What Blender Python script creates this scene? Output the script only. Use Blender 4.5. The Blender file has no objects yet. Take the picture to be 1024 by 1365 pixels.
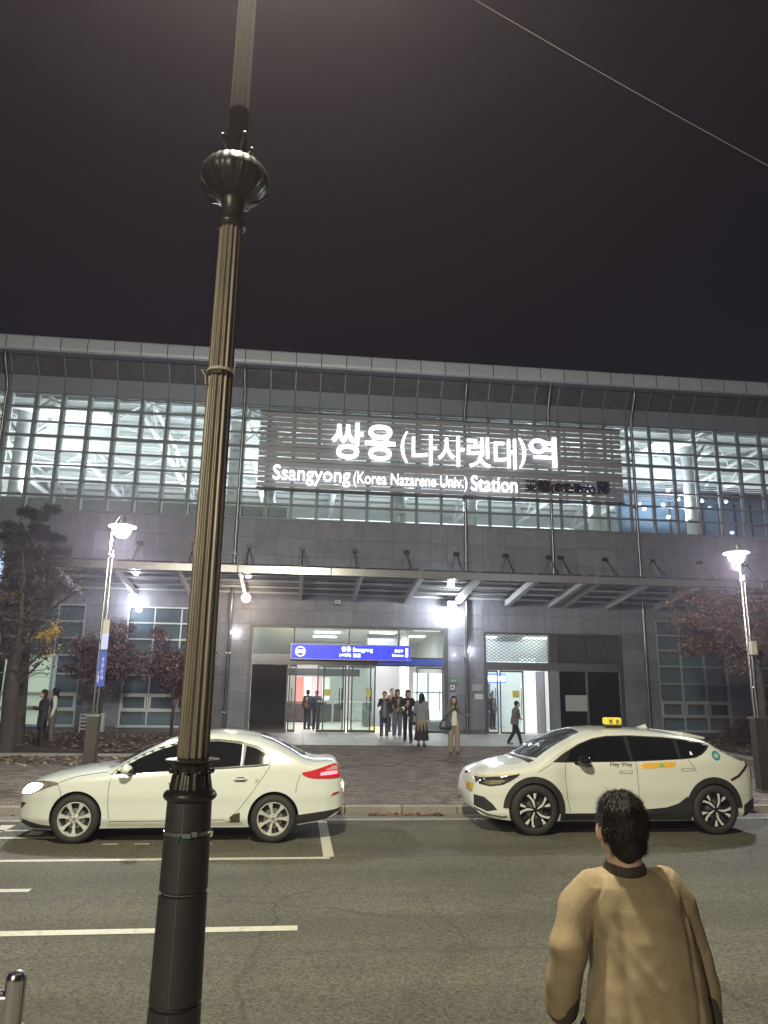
import bpy, bmesh, math, random
from mathutils import Vector, Matrix, noise
random.seed(7)
STREET_W = 2850; PLAZA_W = 950
R = math.radians
SC = bpy.context.scene
COL = SC.collection

# ------------------------------------------------------------------ camera
CAM_H = 2.13
PITCH, ROLL, YAW, FPX = 0.235705, 0.015408, 0.1107, 977.1
_fw = Vector((math.sin(YAW)*math.cos(PITCH), math.cos(YAW)*math.cos(PITCH), math.sin(PITCH)))
_r0 = Vector((math.cos(YAW), -math.sin(YAW), 0)); _u0 = _r0.cross(_fw)
_r = _r0*math.cos(ROLL) + _u0*math.sin(ROLL); _u = _u0*math.cos(ROLL) - _r0*math.sin(ROLL)
cd = bpy.data.cameras.new("camera"); cam = bpy.data.objects.new("camera", cd); COL.objects.link(cam)
cam.matrix_world = Matrix(((_r.x, _u.x, -_fw.x, 0), (_r.y, _u.y, -_fw.y, 0), (_r.z, _u.z, -_fw.z, CAM_H), (0, 0, 0, 1)))
cd.sensor_fit = 'HORIZONTAL'; cd.sensor_width = 36; cd.lens = FPX/1024*36
cd.clip_end = 2000; cd.clip_start = 0.05
SC.camera = cam

# ------------------------------------------------------------------ world: night sky with faint city glow
wd = bpy.data.worlds.new("World"); SC.world = wd; wd.use_nodes = True
nt = wd.node_tree; nt.nodes.clear()
wo = nt.nodes.new("ShaderNodeOutputWorld"); bg = nt.nodes.new("ShaderNodeBackground")
bg2 = nt.nodes.new("ShaderNodeBackground"); ad = nt.nodes.new("ShaderNodeAddShader")
sk = nt.nodes.new("ShaderNodeTexSky"); sk.sky_type = 'NISHITA'; sk.sun_disc = False
sk.sun_elevation = R(-4); sk.sun_rotation = R(200)
nt.links.new(sk.outputs[0], bg2.inputs[0]); bg2.inputs[1].default_value = 0.002
bg.inputs[0].default_value = (0.0066, 0.0062, 0.0098, 1); bg.inputs[1].default_value = 1.0
nt.links.new(bg.outputs[0], ad.inputs[0]); nt.links.new(bg2.outputs[0], ad.inputs[1]); nt.links.new(ad.outputs[0], wo.inputs[0])
vs = SC.view_settings; vs.view_transform = 'Standard'; vs.look = 'None'; vs.exposure = 0.0; vs.gamma = 1.0; vs.use_curve_mapping = False
SC.cycles.use_denoising = True
SC.cycles.max_bounces = 8; SC.cycles.diffuse_bounces = 3; SC.cycles.glossy_bounces = 3; SC.cycles.transparent_max_bounces = 16
SC.cycles.transmission_bounces = 4; SC.cycles.sample_clamp_indirect = 4.0; SC.cycles.caustics_reflective = False; SC.cycles.caustics_refractive = False
SC.cycles.volume_bounces = 0

# ------------------------------------------------------------------ materials
_M = {}
def mat(name, col=(.5,.5,.5), rough=.6, metal=0.0, var=.12, scale=6.0, bump=0.0, bscale=60.0, emit=None, estr=0.0, spec=.5, coat=0.0, rnd=0.0, col2=None, stretch=None, ramp=None):
    if name in _M: return _M[name]
    m = bpy.data.materials.new(name); m.use_nodes = True; _M[name] = m
    n = m.node_tree.nodes; l = m.node_tree.links
    b = n["Principled BSDF"]; b.inputs["Roughness"].default_value = rough; b.inputs["Metallic"].default_value = metal
    b.inputs["Specular IOR Level"].default_value = spec; b.inputs["Coat Weight"].default_value = coat; b.inputs["Coat Roughness"].default_value = .05
    tc = n.new("ShaderNodeTexCoord"); src = tc.outputs["Object"]
    if rnd:
        oo = n.new("ShaderNodeObjectInfo"); va = n.new("ShaderNodeVectorMath"); va.operation = 'ADD'; l.new(src, va.inputs[0]); l.new(oo.outputs["Location"], va.inputs[1]); src = va.outputs[0]
    if stretch:
        mp = n.new("ShaderNodeMapping"); mp.inputs["Scale"].default_value = stretch; l.new(src, mp.inputs[0]); src = mp.outputs[0]
    nz = n.new("ShaderNodeTexNoise"); nz.inputs["Scale"].default_value = scale; nz.inputs["Detail"].default_value = 6; nz.inputs["Roughness"].default_value = .65
    l.new(src, nz.inputs["Vector"])
    cr = n.new("ShaderNodeValToRGB"); c2 = col2 or tuple(min(1, c*(1+var)) for c in col)
    c1 = col if col2 else tuple(c*(1-var) for c in col)
    cr.color_ramp.elements[0].position = ramp[0] if ramp else .3; cr.color_ramp.elements[1].position = ramp[1] if ramp else .7
    cr.color_ramp.elements[0].color = (*c1, 1); cr.color_ramp.elements[1].color = (*c2, 1)
    l.new(nz.outputs["Fac"], cr.inputs[0]); out = cr.outputs[0]
    if rnd:
        oi = n.new("ShaderNodeObjectInfo"); mr = n.new("ShaderNodeMapRange"); mr.inputs[3].default_value = 1-rnd; mr.inputs[4].default_value = 1+rnd
        l.new(oi.outputs["Random"], mr.inputs[0]); mx = n.new("ShaderNodeMix"); mx.data_type = 'RGBA'; mx.blend_type = 'MULTIPLY'; mx.inputs[0].default_value = 1
        l.new(out, mx.inputs[6]); l.new(mr.outputs[0], mx.inputs[7]); out = mx.outputs[2]
    l.new(out, b.inputs["Base Color"])
    if bump:
        nb = n.new("ShaderNodeTexNoise"); nb.inputs["Scale"].default_value = bscale; nb.inputs["Detail"].default_value = 4
        l.new(src, nb.inputs["Vector"]); bp = n.new("ShaderNodeBump"); bp.inputs["Strength"].default_value = bump; bp.inputs["Distance"].default_value = .01
        l.new(nb.outputs["Fac"], bp.inputs["Height"]); l.new(bp.outputs[0], b.inputs["Normal"])
    if emit:
        b.inputs["Emission Color"].default_value = (*emit, 1); b.inputs["Emission Strength"].default_value = estr
    return m
def glass(name, tint=(.85,.92,.92), refl=.12, dirt=.03):
    if name in _M: return _M[name]
    m = bpy.data.materials.new(name); m.use_nodes = True; _M[name] = m
    n = m.node_tree.nodes; l = m.node_tree.links; n.clear()
    o = n.new("ShaderNodeOutputMaterial"); t = n.new("ShaderNodeBsdfTransparent"); t.inputs[0].default_value = (*tint, 1)
    g = n.new("ShaderNodeBsdfGlossy"); g.inputs["Roughness"].default_value = .03; g.inputs[0].default_value = (.9,.95,1,1)
    fr = n.new("ShaderNodeFresnel"); fr.inputs[0].default_value = 1.5; ml = n.new("ShaderNodeMath"); ml.operation = 'MULTIPLY_ADD'
    ml.inputs[1].default_value = 1.0; ml.inputs[2].default_value = refl*.3; l.new(fr.outputs[0], ml.inputs[0])
    d = n.new("ShaderNodeBsdfDiffuse"); d.inputs[0].default_value = (.5,.5,.48,1)
    nz = n.new("ShaderNodeTexNoise"); nz.inputs["Scale"].default_value = 1.3; nz.inputs["Detail"].default_value = 5
    m2 = n.new("ShaderNodeMath"); m2.operation = 'MULTIPLY'; m2.inputs[1].default_value = dirt*2; l.new(nz.outputs["Fac"], m2.inputs[0])
    a = n.new("ShaderNodeMixShader"); l.new(m2.outputs[0], a.inputs[0]); l.new(t.outputs[0], a.inputs[1]); l.new(d.outputs[0], a.inputs[2])
    x = n.new("ShaderNodeMixShader"); l.new(ml.outputs[0], x.inputs[0]); l.new(a.outputs[0], x.inputs[1]); l.new(g.outputs[0], x.inputs[2])
    l.new(x.outputs[0], o.inputs[0]); return m
def emis(name, col, s):
    if name in _M: return _M[name]
    m = mat(name, col, .5, emit=col, estr=s); return m

# ------------------------------------------------------------------ mesh helpers
class MB:
    def __init__(s): s.v = []; s.f = []
    def add(s, vs, fs):
        k = len(s.v); s.v += [tuple(p) for p in vs]; s.f += [tuple(i+k for i in f) for f in fs]; return s
    def box(s, c, d, rz=0, m=None):
        x, y, z = d[0]/2, d[1]/2, d[2]/2; q = []
        for p in ((-x,-y,-z),(x,-y,-z),(x,y,-z),(-x,y,-z),(-x,-y,z),(x,-y,z),(x,y,z),(-x,y,z)):
            p = Vector(p)
            if rz: p = Matrix.Rotation(rz, 3, 'Z') @ p
            if m: p = m @ p
            q.append(p+Vector(c))
        return s.add(q, [(0,3,2,1),(4,5,6,7),(0,1,5,4),(1,2,6,5),(2,3,7,6),(3,0,4,7)])
    def b2(s, a, b):
        return s.box([(a[i]+b[i])/2 for i in range(3)], [abs(b[i]-a[i]) for i in range(3)])
    def tube(s, pts, r, n=10, caps=True):
        pts = [Vector(p) for p in pts]; rs = r if isinstance(r, (list, tuple)) else [r]*len(pts)
        rings = []; up = None
        for i, p in enumerate(pts):
            t = (pts[min(i+1, len(pts)-1)]-pts[max(i-1, 0)]).normalized()
            if up is None: up = Vector((0,0,1)) if abs(t.z) < .9 else Vector((1,0,0))
            a = t.cross(up).normalized(); b = a.cross(t).normalized(); up = b
            rings.append([p+(a*math.cos(k*2*math.pi/n)+b*math.sin(k*2*math.pi/n))*rs[i] for k in range(n)])
        vs = [q for g in rings for q in g]; fs = []
        for i in range(len(pts)-1):
            for k in range(n):
                k2 = (k+1) % n; fs.append((i*n+k, i*n+k2, (i+1)*n+k2, (i+1)*n+k))
        if caps: fs.append(tuple(range(n))[::-1]); fs.append(tuple(range((len(pts)-1)*n, len(pts)*n)))
        return s.add(vs, fs)
    def lathe(s, prof, c=(0,0,0), n=24, m=None, flute=0, fd=0.0, caps=True):
        vs = []; fs = []
        for r, z in prof:
            for k in range(n):
                a = k*2*math.pi/n; rr = r
                if flute: rr = r*(1-fd*(.5-.5*math.cos(a*flute)))
                p = Vector((rr*math.cos(a), rr*math.sin(a), z))
                if m: p = m @ p
                vs.append(p+Vector(c))
        for i in range(len(prof)-1):
            for k in range(n):
                k2 = (k+1) % n; fs.append((i*n+k, i*n+k2, (i+1)*n+k2, (i+1)*n+k))
        if caps: fs.append(tuple(range(n))[::-1]); fs.append(tuple(range((len(prof)-1)*n, len(prof)*n)))
        return s.add(vs, fs)
    def ell(s, c, r, n=12, m=None):
        vs = []; fs = []; h = n//2
        vs.append(Vector((0,0,-r[2])))
        for i in range(1, h):
            t = -math.pi/2+math.pi*i/h
            for k in range(n):
                a = 2*math.pi*k/n; vs.append(Vector((r[0]*math.cos(t)*math.cos(a), r[1]*math.cos(t)*math.sin(a), r[2]*math.sin(t))))
        vs.append(Vector((0,0,r[2]))); L = len(vs)-1
        for k in range(n):
            k2 = (k+1) % n; fs.append((0, 1+k2, 1+k)); fs.append((L, L-n+k, L-n+k2))
            for i in range(h-2): a = 1+i*n; fs.append((a+k, a+k2, a+n+k2, a+n+k))
        if m: vs = [m @ v for v in vs]
        return s.add([v+Vector(c) for v in vs], fs)
    def mesh(s, name, smooth=None):
        me = bpy.data.meshes.new(name); me.from_pydata([tuple(v) for v in s.v], [], s.f); me.update()
        if smooth is not None:
            me.polygons.foreach_set("use_smooth", [True]*len(me.polygons))
            if smooth < 179: me.set_sharp_from_angle(angle=R(smooth))
        return me
    def build(s, name, m, parent=None, smooth=None, loc=None):
        me = s.mesh(name, smooth); return link(name, me, m, parent, loc)
def link(name, me, m=None, parent=None, loc=None, scale=None, rz=None):
    if m and not me.materials: me.materials.append(m)
    o = bpy.data.objects.new(name, me); COL.objects.link(o)
    if parent: o.parent = parent
    if loc is not None: o.location = loc
    if scale is not None: o.scale = scale
    if rz is not None: o.rotation_euler.z = rz
    return o
def tag(o, label=None, cat=None, group=None, kind=None):
    for k, v in (("label", label), ("category", cat), ("group", group), ("kind", kind)):
        if v: o[k] = v
    return o
def thing(name, label, cat, loc=(0,0,0), rz=0, group=None):
    o = bpy.data.objects.new(name, None); COL.objects.link(o); o.location = loc; o.rotation_euler.z = rz; o.empty_display_size = .1
    return tag(o, label, cat, group)
def lamp(name, kind, loc, power, col=(1,1,1), size=.1, parent=None, rot=None, spot=None, blend=.5):
    d = bpy.data.lights.new(name, kind); d.energy = power; d.color = col
    if kind == 'AREA': d.shape = 'RECTANGLE'; d.size = size[0]; d.size_y = size[1]
    else: d.shadow_soft_size = size
    if kind == 'SPOT': d.spot_size = R(spot); d.spot_blend = blend
    o = bpy.data.objects.new(name, d); COL.objects.link(o); o.location = loc
    if rot: o.rotation_euler = rot
    if parent: o.parent = parent
    return o
def copy_tree(o, parent=None):
    c = o.copy(); COL.objects.link(c)
    if parent: c.parent = parent
    for ch in list(o.children): copy_tree(ch, c)
    return c
_cubes = {}
def cube(m):
    if m.name not in _cubes:
        me = MB().box((0,0,0), (1,1,1)).mesh("block"); me.materials.append(m); _cubes[m.name] = me
    return _cubes[m.name]
def bev_cube(m, key, d, bev):
    k = (m.name, key)
    if k not in _cubes:
        me = MB().box((0,0,0), d).mesh("block"); bm = bmesh.new(); bm.from_mesh(me)
        bmesh.ops.bevel(bm, geom=bm.edges[:], offset=bev, segments=1, affect='EDGES'); bm.to_mesh(me); bm.free(); me.materials.append(m); _cubes[k] = me
    return _cubes[k]
def piece(name, m, a, b, parent):
    return link(name, cube(m), None, parent, [(a[i]+b[i])/2 for i in range(3)], [max(1e-4, abs(b[i]-a[i])) for i in range(3)])
def unproj(px, py, Y):       # point on the upright plane Y=const that the survey photograph sees at a pixel
    d = _fw*FPX + _r*(px-512) - _u*(py-682.5); t = Y/d.y
    return Vector((d.x*t, Y, d.z*t+CAM_H))
def gz(Y):                   # height of the plaza paving, rising gently to the station
    return .13+.0253*(min(max(Y, 13.5), 28)-13.5) if Y > 13.5 else 0.0
def on_plaza(px, py):        # where a foot seen at a pixel stands on the plaza
    d = _fw*FPX + _r*(px-512) - _u*(py-682.5); s = d.z/d.y
    Y = (.13-.0253*13.5-CAM_H)/(s-.0253)
    if Y > 28: Y = (.5-CAM_H)/s
    return Vector((d.x/d.y*Y, Y, gz(Y) if Y <= 28 else .5))
# text as meshes, one per letter
def _tmesh(s, depth, off):
    c = bpy.data.curves.new("t", "FONT"); c.body = s; c.extrude = depth/2; c.offset = off; c.resolution_u = 4
    o = bpy.data.objects.new("t", c); COL.objects.link(o); dg = bpy.context.evaluated_depsgraph_get(); dg.update()
    me = bpy.data.meshes.new_from_object(o.evaluated_get(dg)); bpy.data.objects.remove(o); bpy.data.curves.remove(c); return me
def _right(s):
    me = _tmesh(s, 0, 0); x = max((v.co.x for v in me.vertices), default=0); bpy.data.meshes.remove(me); return x
def lettering(s, m, parent, x0, z0, width, height, y, depth=.06, off=.02, name="letter", whole=False, rot=None, flip=1):
    """s laid out from x0 along X, standing on z0 (bbox) at facade depth y, one object per letter"""
    full = _tmesh(s, 0, off); xs = [v.co.x for v in full.vertices]; ys = [v.co.y for v in full.vertices]
    xa, xb, ya, yb = min(xs), max(xs), min(ys), max(ys); sx = width/(xb-xa); sz = height/(yb-ya); bpy.data.meshes.remove(full)
    out = []
    items = [(s, 0.0)] if whole else []
    if not whole:
        for i, ch in enumerate(s):
            if ch != ' ': items.append((ch, _right(s[:i+1])-_right(ch)))
    for ch, dx in items:
        me = _tmesh(ch, depth/sx, off)
        for v in me.vertices:
            X, Z, D = (v.co.x+dx-xa)*sx, (v.co.y-ya)*sz, v.co.z*sx
            v.co = (x0+flip*X, y-D*flip if rot is None else y-D, z0+Z)
        me.materials.clear(); me.materials.append(m); out.append(link(name, me, None, parent))
    return out

M_ = dict(
 asphalt=None,
 stone=mat("grey_granite", (.155,.163,.20), .55, var=.20, scale=5, bump=.15, bscale=120, rnd=.12, stretch=(1,1,.35)),
 plinth=mat("dark_plinth_granite", (.09,.09,.095), .5, var=.2, scale=6, rnd=.1),
 backing=mat("dark_joint", (.03,.03,.032), .9),
 alu=mat("grey_aluminium", (.25,.28,.35), .42, .35, var=.06, scale=3, rnd=.05),
 alu_dark=mat("dark_aluminium", (.10,.105,.115), .45, .4, var=.1, scale=3, rnd=.05),
 mull=mat("mullion_paint", (.17,.19,.22), .45, .2, var=.06),
 steel=mat("brushed_steel", (.55,.55,.56), .22, 1.0, var=.08, stretch=(30,30,1)),
 steel_d=mat("dull_steel", (.25,.25,.26), .4, .8, var=.15),
 pipe=mat("pipe_steel", (.16,.16,.17), .3, .85, var=.3, stretch=(1,1,.5)),
 black=mat("black_paint", (.02,.02,.022), .35, var=.2),
 rubber=mat("tyre_rubber", (.018,.018,.018), .75, var=.2, scale=20),
 white=mat("interior_white", (.78,.80,.79), .6, var=.04),
 floor=mat("polished_floor_stone", (.55,.54,.50), .25, var=.08, scale=2),
)
# ================================================================== GROUND
def asphalt():
    m = bpy.data.materials.new("asphalt"); m.use_nodes = True; n = m.node_tree.nodes; l = m.node_tree.links; b = n["Principled BSDF"]
    tc = n.new("ShaderNodeTexCoord"); P = tc.outputs["Object"]
    def nz(sc, det=4, w=None):
        x = n.new("ShaderNodeTexNoise"); x.inputs["Scale"].default_value = sc; x.inputs["Detail"].default_value = det; l.new(P, x.inputs["Vector"]); return x.outputs["Fac"]
    def ramp(i, a, b_, c0, c1):
        x = n.new("ShaderNodeValToRGB"); x.color_ramp.elements[0].position = a; x.color_ramp.elements[1].position = b_
        x.color_ramp.elements[0].color = (*c0, 1); x.color_ramp.elements[1].color = (*c1, 1); l.new(i, x.inputs[0]); return x.outputs[0]
    def mul(a, c, f=1):
        x = n.new("ShaderNodeMix"); x.data_type = 'RGBA'; x.blend_type = 'MULTIPLY'; x.inputs[0].default_value = f; l.new(a, x.inputs[6]); l.new(c, x.inputs[7]); return x.outputs[2]
    vor = n.new("ShaderNodeTexVoronoi"); vor.inputs["Scale"].default_value = 62; l.new(P, vor.inputs["Vector"])
    sp = n.new("ShaderNodeSeparateColor"); l.new(vor.outputs["Color"], sp.inputs[0])
    base = ramp(sp.outputs[0], 0, 1, (.044,.043,.034), (.160,.150,.108))
    big = ramp(nz(.35, 5), .3, .7, (.70,.70,.70), (1.1,1.1,1.08)); c = mul(base, big)
    mp = n.new("ShaderNodeMapping"); mp.inputs["Scale"].default_value = (.05,1.1,1); l.new(P, mp.inputs[0])
    st = n.new("ShaderNodeTexNoise"); st.inputs["Scale"].default_value = 1.4; st.inputs["Detail"].default_value = 5; l.new(mp.outputs[0], st.inputs["Vector"])
    c = mul(c, ramp(st.outputs["Fac"], .35, .65, (.84,.84,.84), (1.06,1.06,1.06)))
    # cracks: distorted voronoi edges masked by noise
    dn = n.new("ShaderNodeTexNoise"); dn.inputs["Scale"].default_value = 1.1; dn.inputs["Detail"].default_value = 6; l.new(P, dn.inputs["Vector"])
    mxv = n.new("ShaderNodeMix"); mxv.data_type = 'VECTOR'; mxv.inputs[0].default_value = .35; l.new(P, mxv.inputs[4]); l.new(dn.outputs["Color"], mxv.inputs[5])
    ve = n.new("ShaderNodeTexVoronoi"); ve.feature = 'DISTANCE_TO_EDGE'; ve.inputs["Scale"].default_value = .55; l.new(mxv.outputs[1], ve.inputs["Vector"])
    crk = ramp(ve.outputs["Distance"], .0, .0065, (.35,.35,.35), (1,1,1))
    mk = ramp(nz(.22, 2), .5, .56, (1,1,1), (0,0,0))
    x = n.new("ShaderNodeMix"); x.data_type = 'RGBA'; l.new(mk, x.inputs[0]); l.new(crk, x.inputs[7]); x.inputs[6].default_value = (1,1,1,1)
    inv = n.new("ShaderNodeMix"); inv.data_type = 'RGBA'; l.new(mk, inv.inputs[0]); l.new(crk, inv.inputs[6]); inv.inputs[7].default_value = (1,1,1,1)
    c = mul(c, inv.outputs[2])
    # tyre-polished wheel tracks and squarish repair patches
    sx = n.new("ShaderNodeSeparateXYZ"); l.new(P, sx.inputs[0]); mm = n.new("ShaderNodeMath"); mm.operation = 'SINE'; m3 = n.new("ShaderNodeMath"); m3.operation = 'MULTIPLY'; m3.inputs[1].default_value = 3.6; l.new(sx.outputs[1], m3.inputs[0]); l.new(m3.outputs[0], mm.inputs[0])
    c = mul(c, ramp(mm.outputs[0], .0, 1, (1,1,1), (.88,.88,.87)))
    bk = n.new("ShaderNodeTexBrick"); bk.inputs["Scale"].default_value = .22; bk.inputs["Mortar Size"].default_value = .004; bk.inputs["Color1"].default_value = (1,1,1,1); bk.inputs["Color2"].default_value = (.86,.86,.87,1); bk.inputs["Mortar"].default_value = (.6,.6,.6,1); l.new(mxv.outputs[1], bk.inputs["Vector"])
    c = mul(c, bk.outputs["Color"], .55)
    c = mul(c, ramp(nz(2.3, 3), .70, .78, (1,1,1), (.72,.71,.70)))
    l.new(c, b.inputs["Base Color"]); b.inputs["Roughness"].default_value = .78
    # a few oil marks
    bp = n.new("ShaderNodeBump"); bp.inputs["Strength"].default_value = .9; bp.inputs["Distance"].default_value = .006; l.new(vor.outputs["Distance"], bp.inputs["Height"]); l.new(bp.outputs[0], b.inputs["Normal"])
    return m
ASPH = asphalt()
def sheet(name, x0, y0, x1, y1, z, m, parent=None, z1=None, cut=1):
    mb = MB(); z1 = z if z1 is None else z1
    for i in range(cut):
        a = x0+(x1-x0)*i/cut; b = x0+(x1-x0)*(i+1)/cut
        k = len(mb.v); mb.v += [(a,y0,z),(b,y0,z),(b,y1,z1),(a,y1,z1)]; mb.f.append((k,k+1,k+2,k+3))
    return mb.build(name, m, parent)
KY = 13.5
g = MB(); g.add([(-300,-120,-.02),(300,-120,-.02),(300,400,-.02),(-300,400,-.02)], [(0,1,2,3)])
tag(g.build("ground", mat("dark_soil", (.05,.045,.04), .95)), kind="structure")
road = sheet("road", -120, 4.1, 120, 12.85, 0, ASPH); tag(road, kind="structure")
gut = sheet("gutter", -120, 12.85, 120, KY, .002, mat("gutter_concrete", (.15,.14,.125), .85, var=.25, scale=5, bump=.4, bscale=90)); tag(gut, kind="structure")
nearp = MB().b2((-60,-20,-.1), (60,3.95,.03)).build("near_pavement", mat("near_paving", (.14,.13,.125), .8, var=.2, scale=14, bump=.3)); tag(nearp, kind="structure")
M_KERB = mat("kerb_granite", (.23,.21,.185), .7, var=.25, scale=22, bump=.3, rnd=.08)
nk = MB().b2((-60,3.95,-.1), (60,4.1,.035)).build("near_kerb", M_KERB); tag(nk, kind="structure")
# far kerb: stones
kb = tag(MB().b2((-60,KY+.01,-.1), (60,KY+.15,.115)).build("kerb", mat("kerb_bedding", (.05,.045,.04), .9)), kind="structure")
x = -14.0; i = 0
while x < 20:
    w = random.choice((1.0,1.0,.98,.5)); a = bev_cube(M_KERB, round(w,2), (w-.012,.17,.2), .012)
    o = link("kerb_stone", a, None, kb, (x+w/2, KY+.085, .032+random.uniform(-.003,.003))); o.rotation_euler.z = random.uniform(-.004,.004); x += w
# plaza base (sloping)
M_BR = mat("brick_paver", (.125,.102,.088), .82, var=.35, scale=7, bump=.35, bscale=70, rnd=.28)
pl = MB(); pl.add([(-120,KY+.17,.11),(120,KY+.17,.11),(120,28.3,gz(28)-.02),(-120,28.3,gz(28)-.02),(120,80,.45),(-120,80,.45)], [(0,1,2,3),(3,2,4,5)])
plaza = tag(pl.build("plaza", mat("paving_sand_joint", (.05,.045,.042), .95)), kind="structure")
# brick pavers in the strip between the cars and up to the landing; the largest 300 as single pieces, the rest joined
BW, BD = .23, .115
bricks = []
LAND_Y = 23.7
yy = KY+.175; row = 0
while yy < LAND_Y-.02:
    off = (row % 2)*BW/2
    xa, xb = (-13.0, 19.5)
    nx = int((xb-xa)/BW)
    for k in range(nx):
        bricks.append((xa+off+k*BW+BW/2, yy+BD/2))
    yy += BD; row += 1
def show(b):   # seen between the two cars and close
    return (2.5 > b[0] > .55) and b[1] < 17.0
near = sorted([b for b in bricks if show(b)], key=lambda b: b[1])[:300]; ns = set(near)
pm = bev_cube(M_BR, "pv", (BW-.008, BD-.008, .06), .004)
sl = math.atan(.0253)
for b in near:
    o = link("paver", pm, None, plaza, (b[0], b[1], gz(b[1])-.03+random.uniform(-.0035,.0035))); o.rotation_euler = (sl+random.uniform(-.012,.012), random.uniform(-.012,.012), random.uniform(-.01,.01))
# joined remainder: top faces + bevel skirts, three tones
def paver_sheet(name, lst, m, bw, bd, gap=.008, th=.02):
    vs = []; fs = []
    for (cx, cy) in lst:
        t = random.uniform(-.003,.003); k = len(vs); hx = (bw-gap)/2; hy = (bd-gap)/2; tx = random.uniform(-.008,.008)
        for (sx, sy) in ((-1,-1),(1,-1),(1,1),(-1,1)):
            z = gz(cy+sy*hy)+t+tx*sx*hx; vs.append((cx+sx*(hx-.003), cy+sy*(hy-.003), z))
        for (sx, sy) in ((-1,-1),(1,-1),(1,1),(-1,1)):
            vs.append((cx+sx*hx, cy+sy*hy, gz(cy)+t-th))
        fs.append((k,k+1,k+2,k+3))
        for j in range(4): j2 = (j+1) % 4; fs.append((k+4+j, k+4+j2, k+j2, k+j))
    me = bpy.data.meshes.new(name); me.from_pydata(vs, [], fs); me.update(); me.materials.append(m)
    o = link(name, me, None, plaza); o["kind"] = "stuff"; return o
rest = [b for b in bricks if b not in ns]
random.shuffle(rest); 
def patch(b): return noise.noise(Vector((b[0]*.35, b[1]*.9, 0)))
tones = [((.145,.12,.10)), ((.105,.085,.072)), ((.185,.16,.138)), ((.08,.066,.058))]
groups = [[], [], [], []]
for b in rest:
    q = patch(b)+random.uniform(-.55,.55); groups[0 if q > .25 else 1 if q > -.15 else 3 if q < -.45 else 2].append(b)
for k, gr in enumerate(groups):
    paver_sheet("paver_field", gr, mat("brick_paver_tone_%d" % k, tones[k], .85, var=.3, scale=9, bump=.3, bscale=70), BW, BD)
# landing slabs in front of the doors
M_SLAB = mat("pale_granite_slab", (.36,.36,.35), .45, var=.12, scale=6, bump=.1, bscale=120, rnd=.07)
land = tag(MB().add([(-6,LAND_Y,gz(LAND_Y)-.012),(14,LAND_Y,gz(LAND_Y)-.012),(14,28,gz(28)-.012),(-6,28,gz(28)-.012)], [(0,1,2,3)]).build("landing", mat("slab_joint", (.09,.09,.09), .9)), kind="structure")
SW = .85
for j in range(5):
    for k in range(18):
        x = -2.3+k*SW-(j % 2)*.0; y = LAND_Y+.02+j*.855
        o = link("slab", bev_cube(M_SLAB, "sl", (SW-.01,.845,.04), .004), None, land, (x+SW/2, y+.4275, gz(y+.4275)-.012+random.uniform(-.001,.001))); o.rotation_euler.x = sl
# concrete edging + planting beds, left and right
M_SOIL = mat("bed_soil", (.045,.037,.03), .95, var=.4, scale=5, bump=.8, bscale=25)
def bed(name, x0, x1, y0, y1):
    mb = MB(); nx, ny = 60, 30; vs = []; fs = []
    for j in range(ny+1):
        for i_ in range(nx+1):
            X = x0+(x1-x0)*i_/nx; Y = y0+(y1-y0)*j/ny; e = min(i_, nx-i_, j, ny-j)
            vs.append((X, Y, gz(Y)+.03+min(1, e/4)*(.05+.06*noise.noise(Vector((X*.8, Y*.8, 3))))))
    for j in range(ny):
        for i_ in range(nx): a = j*(nx+1)+i_; fs.append((a, a+1, a+nx+2, a+nx+1))
    mb.add(vs, fs); o = tag(mb.build(name, M_SOIL, smooth=180), kind="structure")
    return o
bed("planting_bed", -14, -2.95, 20.6, 26.6); bed("planting_bed", 13.0, 24, 19.0, 26.6)
for (a, b) in (((-2.95,20.5),(-2.8,26.7)), ((-14,20.5),(-2.95,20.62)), ((12.85,18.9),(13.0,26.7)), ((13.0,18.9),(24,19.02))):
    zc = gz((a[1]+b[1])/2)
    mb = MB(); mb.add([(a[0],a[1],gz(a[1])-.1),(b[0],a[1],gz(a[1])-.1),(b[0],b[1],gz(b[1])-.1),(a[0],b[1],gz(b[1])-.1),(a[0],a[1],gz(a[1])+.07),(b[0],a[1],gz(a[1])+.07),(b[0],b[1],gz(b[1])+.07),(a[0],b[1],gz(b[1])+.07)],
        [(0,3,2,1),(4,5,6,7),(0,1,5,4),(1,2,6,5),(2,3,7,6),(3,0,4,7)])
    tag(mb.build("bed_edging", M_KERB), kind="structure")
# strip of darker flags right of the landing up to the building
def litter(name, n, areas, cols, size=.05, seed=3):
    rnd = random.Random(seed); obs = []
    for ci, c in enumerate(cols):
        vs = []; fs = []
        for _ in range(n//len(cols)):
            ar = rnd.choices(areas, weights=[a[4] for a in areas])[0]
            X = rnd.uniform(ar[0], ar[2]); Y = rnd.uniform(ar[1], ar[3])
            if ar[5]: 
                if noise.noise(Vector((X*.5, Y*.7, 1.5))) < rnd.uniform(-.5,.3): continue
            s = size*rnd.uniform(.5,1.3); a = rnd.uniform(0, 6.28); Z = ar[6]+rnd.uniform(.008,.03)+(gz(Y) if Y > KY+.1 else 0)
            u = Vector((math.cos(a), math.sin(a), rnd.uniform(-.4,.4)))*s; v = Vector((-math.sin(a), math.cos(a), rnd.uniform(-.4,.4)))*s*.6
            k = len(vs); p = Vector((X, Y, Z)); vs += [p-u, p+v+Vector((0,0,.01)), p+u, p-v]; fs += [(k,k+1,k+2),(k,k+2,k+3)]
        me = bpy.data.meshes.new(name); me.from_pydata([tuple(v) for v in vs], [], fs); me.materials.append(mat("litter_leaf_%d%s" % (ci, name), c, .8, var=.3, scale=3))
        o = link(name, me); o["kind"] = "stuff"; obs.append(o)
    return obs
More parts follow.
